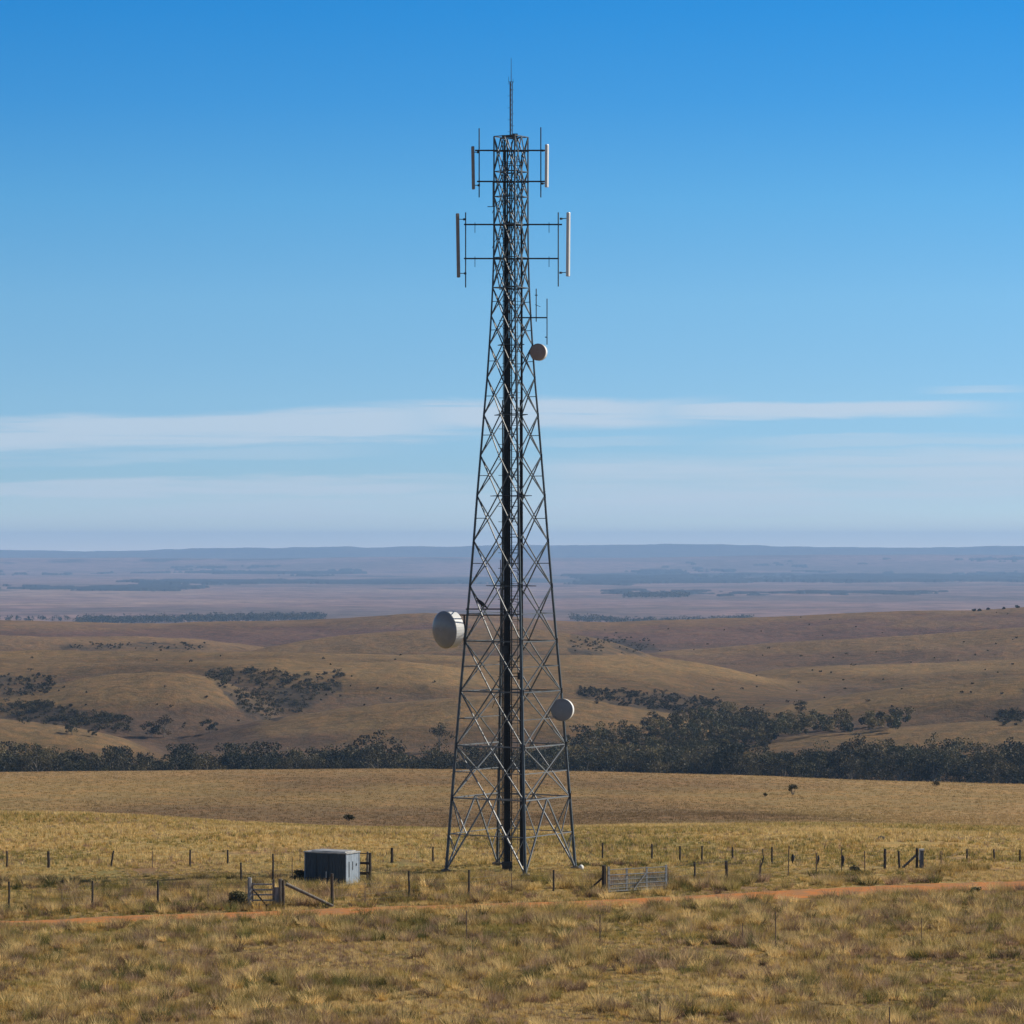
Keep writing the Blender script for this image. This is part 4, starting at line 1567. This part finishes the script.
# double doors on the front with a handle, rail low on the wall
dr_ = MB()
dr_.box((-W_ * 0.42, -0.028, H_ * 0.5), (0.025, 0.02, H_ * 0.86))
dr_.box((-W_ * 0.72, -0.028, H_ * 0.5), (0.02, 0.02, H_ * 0.86))
dr_.box((-W_ * 0.5, -0.03, H_ * 0.22), (W_ * 0.98, 0.02, 0.035))
dr_.build("door_seam", M_steel_dark, shed)
b_ = MB()
b_.box((-W_ * 0.47, -0.05, H_ * 0.33), (0.035, 0.05, 0.36))
b_.build("door_handle", M_white, shed)
b_ = MB()
b_.box((0.022, D_ * 0.5, H_ * 0.6), (0.02, 0.05, 0.5))
b_.box((0.022, D_ * 0.78, H_ * 0.62), (0.02, 0.07, 0.14))
b_.box((0.022, D_ * 0.22, H_ * 0.5), (0.02, 0.03, 0.9))
b_.build("vent", M_steel_dark, shed)

# ------------------------------------------------------------------ posts, fences, gates
M_wood = simple_mat("weathered_timber", (0.22, 0.195, 0.165), 0.9, var=0.45, scale=9, stretch=(1, 1, .2), bump=0.01)
M_wood_dark = simple_mat("dark_timber", (0.075, 0.058, 0.045), 0.9, var=0.45, scale=9, stretch=(1, 1, .2), bump=0.01)
M_wood_grey = simple_mat("silver_timber", (0.36, 0.36, 0.35), 0.85, var=0.4, scale=9, stretch=(1, 1, .2), bump=0.01)
M_picket = simple_mat("rusty_picket", (0.10, 0.06, 0.045), 0.7, 0.2, var=0.4, scale=8)
M_wire = simple_mat("fence_wire", (0.20, 0.19, 0.18), 0.5, 0.6)


def post_mesh(name, mat, parent, base, h, r, lean=(0, 0), seed=0):
    """a slightly crooked round post in world place, parent at origin"""
    rp = random.Random(seed)
    m_ = MB()
    p0 = Vector(base) + Vector((0, 0, -0.3))
    segs = 4
    prev_ = p0
    for i in range(1, segs + 1):
        t_ = i / segs
        q_ = Vector(base) + Vector((lean[0] * t_ + rp.uniform(-.012, .012), lean[1] * t_, h * t_))
        rr1 = r * (1 - 0.12 * (t_ - 1 / segs))
        m_.bar(prev_, q_, rr1, 7, r * (1 - 0.12 * t_))
        prev_ = q_
    return m_.build(name, mat, parent)


def picket_mesh(name, mat, parent, base, h, r=0.03, lean=0.0):
    m_ = MB()
    b_ = Vector(base)
    t_ = b_ + Vector((lean, 0, h))
    m_.bar(b_ + Vector((0, 0, -0.3)), t_, r, 3)
    m_.bar(b_ + Vector((0.012, 0.02, -0.3)), t_ + Vector((0.012, 0.02, -0.05)), r * 0.7, 3, roll=2.0)
    return m_.build(name, mat, parent)


def fence(label, spec, wires=(0.25, 0.5, 0.75, 0.95), group=None):
    """spec: (u, top row, base row, kind, lean px)"""
    p0 = at(spec[0][0], spec[0][2])
    t_ = thing("wire_fence", label, "fence", p0, 0, group)
    tops = []
    for i, (u, r0, r1, kind, lean) in enumerate(spec):
        b_ = at(u, r1)
        k_ = b_.y / F
        h_ = (r1 - r0) * k_ + 0.06
        loc = b_ - p0
        if kind == 'p':
            picket_mesh("post", M_picket, t_, loc, h_, 0.034, lean * k_)
        elif kind == 't':
            picket_mesh("post", M_picket, t_, loc, h_, 0.022, lean * k_)
        elif kind == 'b':    # thick dark
            post_mesh("post", M_wood_dark, t_, loc, h_, 0.095, (lean * k_, 0), i)
        elif kind == 'g':
            post_mesh("post", M_wood_grey, t_, loc, h_, 0.10, (lean * k_, 0), i)
        else:
            post_mesh("post", M_wood_dark, t_, loc, h_, 0.062, (lean * k_, 0), i)
        tops.append((loc, h_, lean * k_))
    H_m = sorted(t__[1] for t__ in tops)[len(tops) // 2]
    for w__ in wires:
        m_ = MB()
        for (a_, ha, la), (c_, hc, lc) in zip(tops[:-1], tops[1:]):
            za, zc = H_m * w__, H_m * w__
            n_ = 4
            pa = a_ + Vector((la * w__, -0.07, min(za, ha)))
            pc = c_ + Vector((lc * w__, -0.07, min(zc, hc)))
            L_ = (pc - pa).length
            pr_ = pa
            for s_ in range(1, n_ + 1):
                q_ = pa.lerp(pc, s_ / n_) - Vector((0, 0, 0.006 * L_ * 4 * (s_ / n_) * (1 - s_ / n_)))
                m_.bar(pr_, q_, 0.005, 3)
                pr_ = q_
        m_.build("wire", M_wire, t_)
    return t_


fence("wire fence along the track at the lower left, nearest the camera",
      [(-60, 886, 914, 'n', 0), (9, 883, 911, 'n', 0), (62, 891, 912, 't', 0), (92.5, 882, 909, 'n', 0), (158, 882, 907, 'n', 0), (208, 886, 907, 't', 0), (246, 882, 907, 't', 0)])
fence("wire fence between the two gates, in front of the tower",
      [(332, 875, 907, 'b', 0), (365, 884, 905, 't', 0), (409, 872, 901, 'n', 0), (469, 871, 898.5, 'n', 0), (511.5, 874, 891, 't', 0), (553.5, 871, 891, 'n', 0), (602, 876, 892, 't', 0)])
fence("wire fence running right from the wide gate to the corner posts",
      [(668, 868, 889, 't', 0), (694.7, 863, 885, 'n', 0), (726.5, 862, 881, 'b', 0), (758.8, 861, 880, 'p', 1.5), (788, 847, 877, 'p', 1), (816.5, 854, 874, 'p', 0), (841.5, 850, 873, 'p', 0), (865, 852, 873, 'p', -0.5), (885, 850, 870.5, 'b', 0)])
fence("far wire fence at the left, behind the shed",
      [(-50, 852, 868, 'n', 0), (7, 852, 868, 'n', 0), (48.5, 852.5, 868, 'b', 0), (111, 852, 867.5, 'n', 2.5), (152.5, 852, 867.5, 't', 0), (190, 851, 867, 'n', 0), (227.7, 851, 865.5, 'n', 0), (300, 850, 864, 't', 0), (392, 849, 863, 'b', 0), (433, 848, 862, 'n', 0), (520, 847, 861, 't', 0), (602.5, 844, 859, 'n', 0), (652, 845, 860, 'n', 0), (680, 847, 861, 'n', 0), (702, 847, 861, 'n', 0), (732.5, 848, 860, 'n', 0), (772, 848, 864, 'n', 0), (816, 852, 866, 't', 0)],
      wires=(0.5, 0.9))
fence("short wire fence from the small gate back towards the shed",
      [(241, 864, 884, 'n', 0), (273, 855, 880, 'n', 0), (292.5, 858, 880, 't', -0.5)], wires=(0.4, 0.8))
fence("thin wire fence leaving the white capped post",
      [(941, 852, 870, 'p', 0), (967, 850, 860, 'n', 0), (994, 850.5, 861, 'n', 0), (1020, 851, 862, 'n', 0), (1060, 851, 862, 'n', 0)], wires=(0.5, 0.9))


def lone_picket(u, r0, r1, label, r=0.026):
    b_ = at(u, r1)
    k_ = b_.y / F
    o_ = thing("steel_picket", label, "picket", b_)
    picket_mesh("stake", M_picket, o_, (0, 0, 0), (r1 - r0) * k_ + 0.1, r)
    m_ = MB()
    for z_ in np.arange(0.3, (r1 - r0) * k_, 0.22):
        m_.box((0.0, -0.02, z_), (r * 1.4, 0.015, 0.02))
    m_.build("lug", M_picket, o_)
    return o_


lone_picket(466.5, 913, 942, "thin steel picket in the foreground grass below the tower's left leg")
lone_picket(600, 917, 947, "dark steel picket in the foreground grass below the wide gate's hinge post")
lone_picket(775.5, 914, 949, "tallest thin steel picket, in the grass right of the gate")
lone_picket(660, 1009, 1040, "rusty picket cut by the lower edge, nearer the middle")
lone_picket(889.5, 1010, 1042, "rusty picket cut by the lower edge, nearer the right")
lone_picket(742.5, 925, 945, "short faint picket in the foreground grass left of the tallest one", 0.018)
lone_picket(921.5, 920, 946, "thin picket in the foreground grass at the far right", 0.018)

# leaning post with a kink, and posts with dark rags
def rag(u, r0, r1, w, label, seed):
    b_ = at(u, 877)
    p_ = Vector(((u - 512) / F * b_.y, b_.y - 0.1, CAM_Z - (r0 - HOR) / F * b_.y))
    k_ = b_.y / F
    hh_ = (r1 - r0) * k_
    rg = random.Random(seed)
    m_ = MB()
    nu_, nv_ = 6, 8
    for j in range(nv_ + 1):
        t_ = j / nv_
        ww_ = 0.72 * w * k_ * (0.45 + 0.75 * math.sin(math.pi * min(1, t_ * 1.15)) ** .8) * (1 if t_ < .8 else 1.7 - t_ * .9)
        for i in range(nu_):
            a__ = 2 * math.pi * i / nu_
            m_.v.append(Vector((math.cos(a__) * ww_ / 2 + 0.02 * math.sin(5 * t_), math.sin(a__) * 0.05 + rg.uniform(-.01, .01), -hh_ * t_)))
    for j in range(nv_):
        for i in range(nu_):
            k2_ = (i + 1) % nu_
            m_.f.append((j * nu_ + i, j * nu_ + k2_, (j + 1) * nu_ + k2_, (j + 1) * nu_ + i))
    m_.f.append(tuple(range(nu_)))
    m_.f.append(tuple(nv_ * nu_ + i for i in range(nu_)))
    tag(m_.build("rag", M_crow, None, smooth=True, loc=p_), label, "rag")


rag(792.5, 854, 863, 4.0, "dark rag hanging beside the tallest post of the right fence", 1)
rag(818, 855, 864, 2.8, "narrow dark rag on the short post of the right fence", 2)
rag(842.5, 855, 866, 4.2, "wide dark bag tied over a post of the right fence", 3)

# kinked stick fence post
pk = at(758.8, 880)
o_ = thing("crooked_post", "crooked forked branch standing in the right fence line", "post", pk)
m_ = MB()
k_ = pk.y / F
m_.bar((0.1, 0.1, -0.2), (0.12, 0.1, 13 * k_), 0.03, 6)
m_.bar((0.12, 0.1, 13 * k_), (5.0 * k_, 0.1, 22 * k_), 0.04, 6)
m_.bar((5.0 * k_, 0.1, 22 * k_), (3.4 * k_, 0.1, 31 * k_), 0.03, 6)
m_.build("branch", M_wood_dark, o_)

# corner strainer at the right with white cap and diagonal stay
pc = at(917, 870)
o_ = thing("corner_strainer", "dark corner strainer post with a diagonal stay and a white edged steel post", "fence post", pc)
k_ = pc.y / F
post_mesh("post", M_wood_dark, o_, (0.0, 0, 0), 21.5 * k_, 0.09, (0, 0), 3)
post_mesh("stay_post", M_wood_dark, o_, (-17.3 * k_, 0, 0), 18.5 * k_, 0.075, (-1.0 * k_, 0), 4)
MB().bar((-14.5 * k_, -0.06, 2.0 * k_), (-1 * k_, -0.06, 14.5 * k_), 0.075, 6).build("diagonal_stay", M_wood, o_)
sp = MB()
sp.box((4.6 * k_, 0.05, 10 * k_), (4.2 * k_, 0.14, 20 * k_))
sp.build("steel_post", simple_mat("grey_post", (0.16, 0.17, 0.18), 0.6, 0.2), o_)
sp = MB()
sp.box((2.4 * k_, -0.03, 15 * k_), (1.3 * k_, 0.03, 10 * k_))
sp.box((4.6 * k_, -0.03, 20 * k_), (5.2 * k_, 0.2, 1.5 * k_))
sp.build("white_cap", M_white, o_)

# small gate at the left
pg = at(249.5, 909)
k_ = pg.y / F
o_ = thing("small_gate", "small grey timber rail gate between two thick posts, left of the shed", "gate", pg)
post_mesh("gate_post", M_wood_grey, o_, (0, 0, 0), 31 * k_, 0.125, (0, 0), 5)
post_mesh("gate_post", M_wood, o_, (31 * k_, -0.05, 0), 30 * k_, 0.12, (0, 0), 6)
post_mesh("gate_post", M_wood_dark, o_, (34.5 * k_, -0.28, 0), 29 * k_, 0.08, (-.5 * k_, 0), 7)
fr = MB()
for z_ in (24.5, 19, 14, 8.5, 4):
    fr.box((13 * k_, 0, z_ * k_), (22 * k_, 0.05, 1.5 * k_))
fr.build("gate_rail", M_wood_grey, o_)
fr = MB()
fr.box((3.2 * k_, 0.02, 14 * k_), (1.6 * k_, 0.07, 24 * k_))
fr.box((24 * k_, 0.02, 16 * k_), (2.2 * k_, 0.07, 27 * k_))
fr.build("gate_stile", M_wood, o_)
MB().bar((4 * k_, -0.08, 19 * k_), (19 * k_, -0.08, 1 * k_), 0.04, 6).build("diagonal_brace", M_wood_dark, o_)
MB().box((27.4 * k_, 0.03, 11 * k_), (4.6 * k_, 0.04, 21 * k_)).build("pale_board", M_wood_grey, o_)

# log stay from the small gate to the thick post
a_, b_ = at(285, 908), at(333, 908)
kk = a_.y / F
o_ = thing("log_stay", "long leaning log propped from the small gate's post down to the thick post", "log", a_)
MB().bar((0.05, -0.05, 24 * kk), (b_ - a_) + Vector((0, -0.05, 1.5 * kk)), 0.10, 9, 0.085).build("log", M_wood, o_)

# timber frame right of the shed
pf = at(370, 881)
k_ = pf.y / F
o_ = thing("timber_frame", "dark timber post frame with two rails joined to the right end of the shed", "frame", pf)
post_mesh("post", M_wood_dark, o_, (0.0, 0, 0), 28 * k_, 0.09, (0, 0), 8)
post_mesh("post", M_wood, o_, (-2.6 * k_, 0.15, 0), 29 * k_, 0.075, (0, 0), 9)
for z_ in (27, 17.5, 7.5):
    rl = MB()
    rl.bar((0, -0.02, z_ * k_), (-10.5 * k_, 0.05, (z_ + .3) * k_), 0.075 if z_ < 20 else 0.03, 6)
    rl.build("rail", M_wood_dark, o_)

# wide gate at the right of the tower
pg = at(608, 893)
ps_ = at(604, 893)
k_ = pg.y / F
o_ = thing("gate_strainer", "thick dark strainer post with a diagonal stay, left end of the wide gate", "fence post", ps_)
post_mesh("post", M_wood_dark, o_, (0, 0, 0), 27.5 * k_, 0.135, (0, 0), 10)
MB().bar((-1.5 * k_, 0, 15 * k_), (-17 * k_, 0.05, 1.0 * k_), 0.055, 6).build("diagonal_stay", M_wood_dark, o_)
pr_ = at(666.5, 889.5)
o_ = thing("wide_gate", "wide grey steel mesh gate with four uprights and a diagonal brace", "gate", pg, math.atan2(pr_.y - pg.y, pr_.x - pg.x))
Lg = (pr_ - pg).length
kx = Lg / 58.5
HG = 24.5 * k_
M_gate = simple_mat("grey_gate_steel", (0.28, 0.29, 0.30), 0.55, 0.3, var=0.3, scale=6)
m_ = MB()
for x_, top_ in ((0.6, 1.05), (58.0, 1.0)):
    m_.box((x_ * kx, 0, HG * top_ / 2 + 0.02), (1.9 * kx, 0.07, HG * top_))
m_.build("end_post", M_gate, o_)
m_ = MB()
for x_ in (18.5, 38.5):
    m_.box((x_ * kx, 0, HG * 0.46 + 0.05), (1.7 * kx, 0.06, HG * 0.95))
m_.build("upright", M_gate, o_)
m_ = MB()
for i, z_ in enumerate((0.94, 0.72, 0.52, 0.34, 0.17, 0.06)):
    m_.bar((0.5 * kx, -0.03, HG * z_), (58 * kx, -0.03, HG * z_), 0.030 if i in (1, 5) else 0.022, 5)
m_.build("rail", M_gate, o_)
MB().bar((24 * kx, -0.055, HG * 0.03), (37.5 * kx, -0.055, HG * 0.74), 0.04).build("diagonal_brace", M_wood_grey, o_)
m_ = MB()
for x_ in np.arange(1.5, 57, 1.9):
    m_.bar((x_ * kx, -0.012, 0.06), (x_ * kx, -0.012, HG * 0.66), 0.014, 3)
for z_ in np.arange(0.08, HG * 0.66, 0.07):
    m_.bar((0.8 * kx, -0.012, z_), (57.5 * kx, -0.012, z_), 0.016, 3)
m_.build("wire_mesh", M_gate, o_)

# white marker post on the crest, far left
p = at(93, 770.5)
o_ = thing("marker_post", "tiny white marker post on the crest at the far left", "post", p)
MB().box((0, 0, 0.35), (0.16, 0.1, 0.9)).build("stake", M_white, o_)
MB().box((0, -0.01, 0.84), (0.2, 0.14, 0.08)).build("cap", M_wood_dark, o_)

# ------------------------------------------------------------------ haze
hm = bpy.data.materials.new("haze")
hm.use_nodes = True
w = NT(hm.node_tree)
vol = w.n('ShaderNodeVolumePrincipled')
vol.inputs['Color'].default_value = (*HAZE_COLOR, 1)
vol.inputs['Density'].default_value = HAZE_DENSITY
vol.inputs['Anisotropy'].default_value = 0.1
out = w.n('ShaderNodeOutputMaterial')
w.t.links.new(vol.outputs[0], out.inputs['Volume'])
zlo = float(ZG.min()) - 1.0
ztop = max(float(ZG.max()) + 2, 54.0)
hb = MB()
hb.box((0, 0, (zlo + ztop) / 2), (77000, 77000, ztop - zlo))
ho = hb.build("haze", hm)
tag(ho, "pale blue haze over the whole plain", "haze", kind='stuff')
print("zrange", zlo, ztop, "grass tris", len(gf), "trees", len(cand))
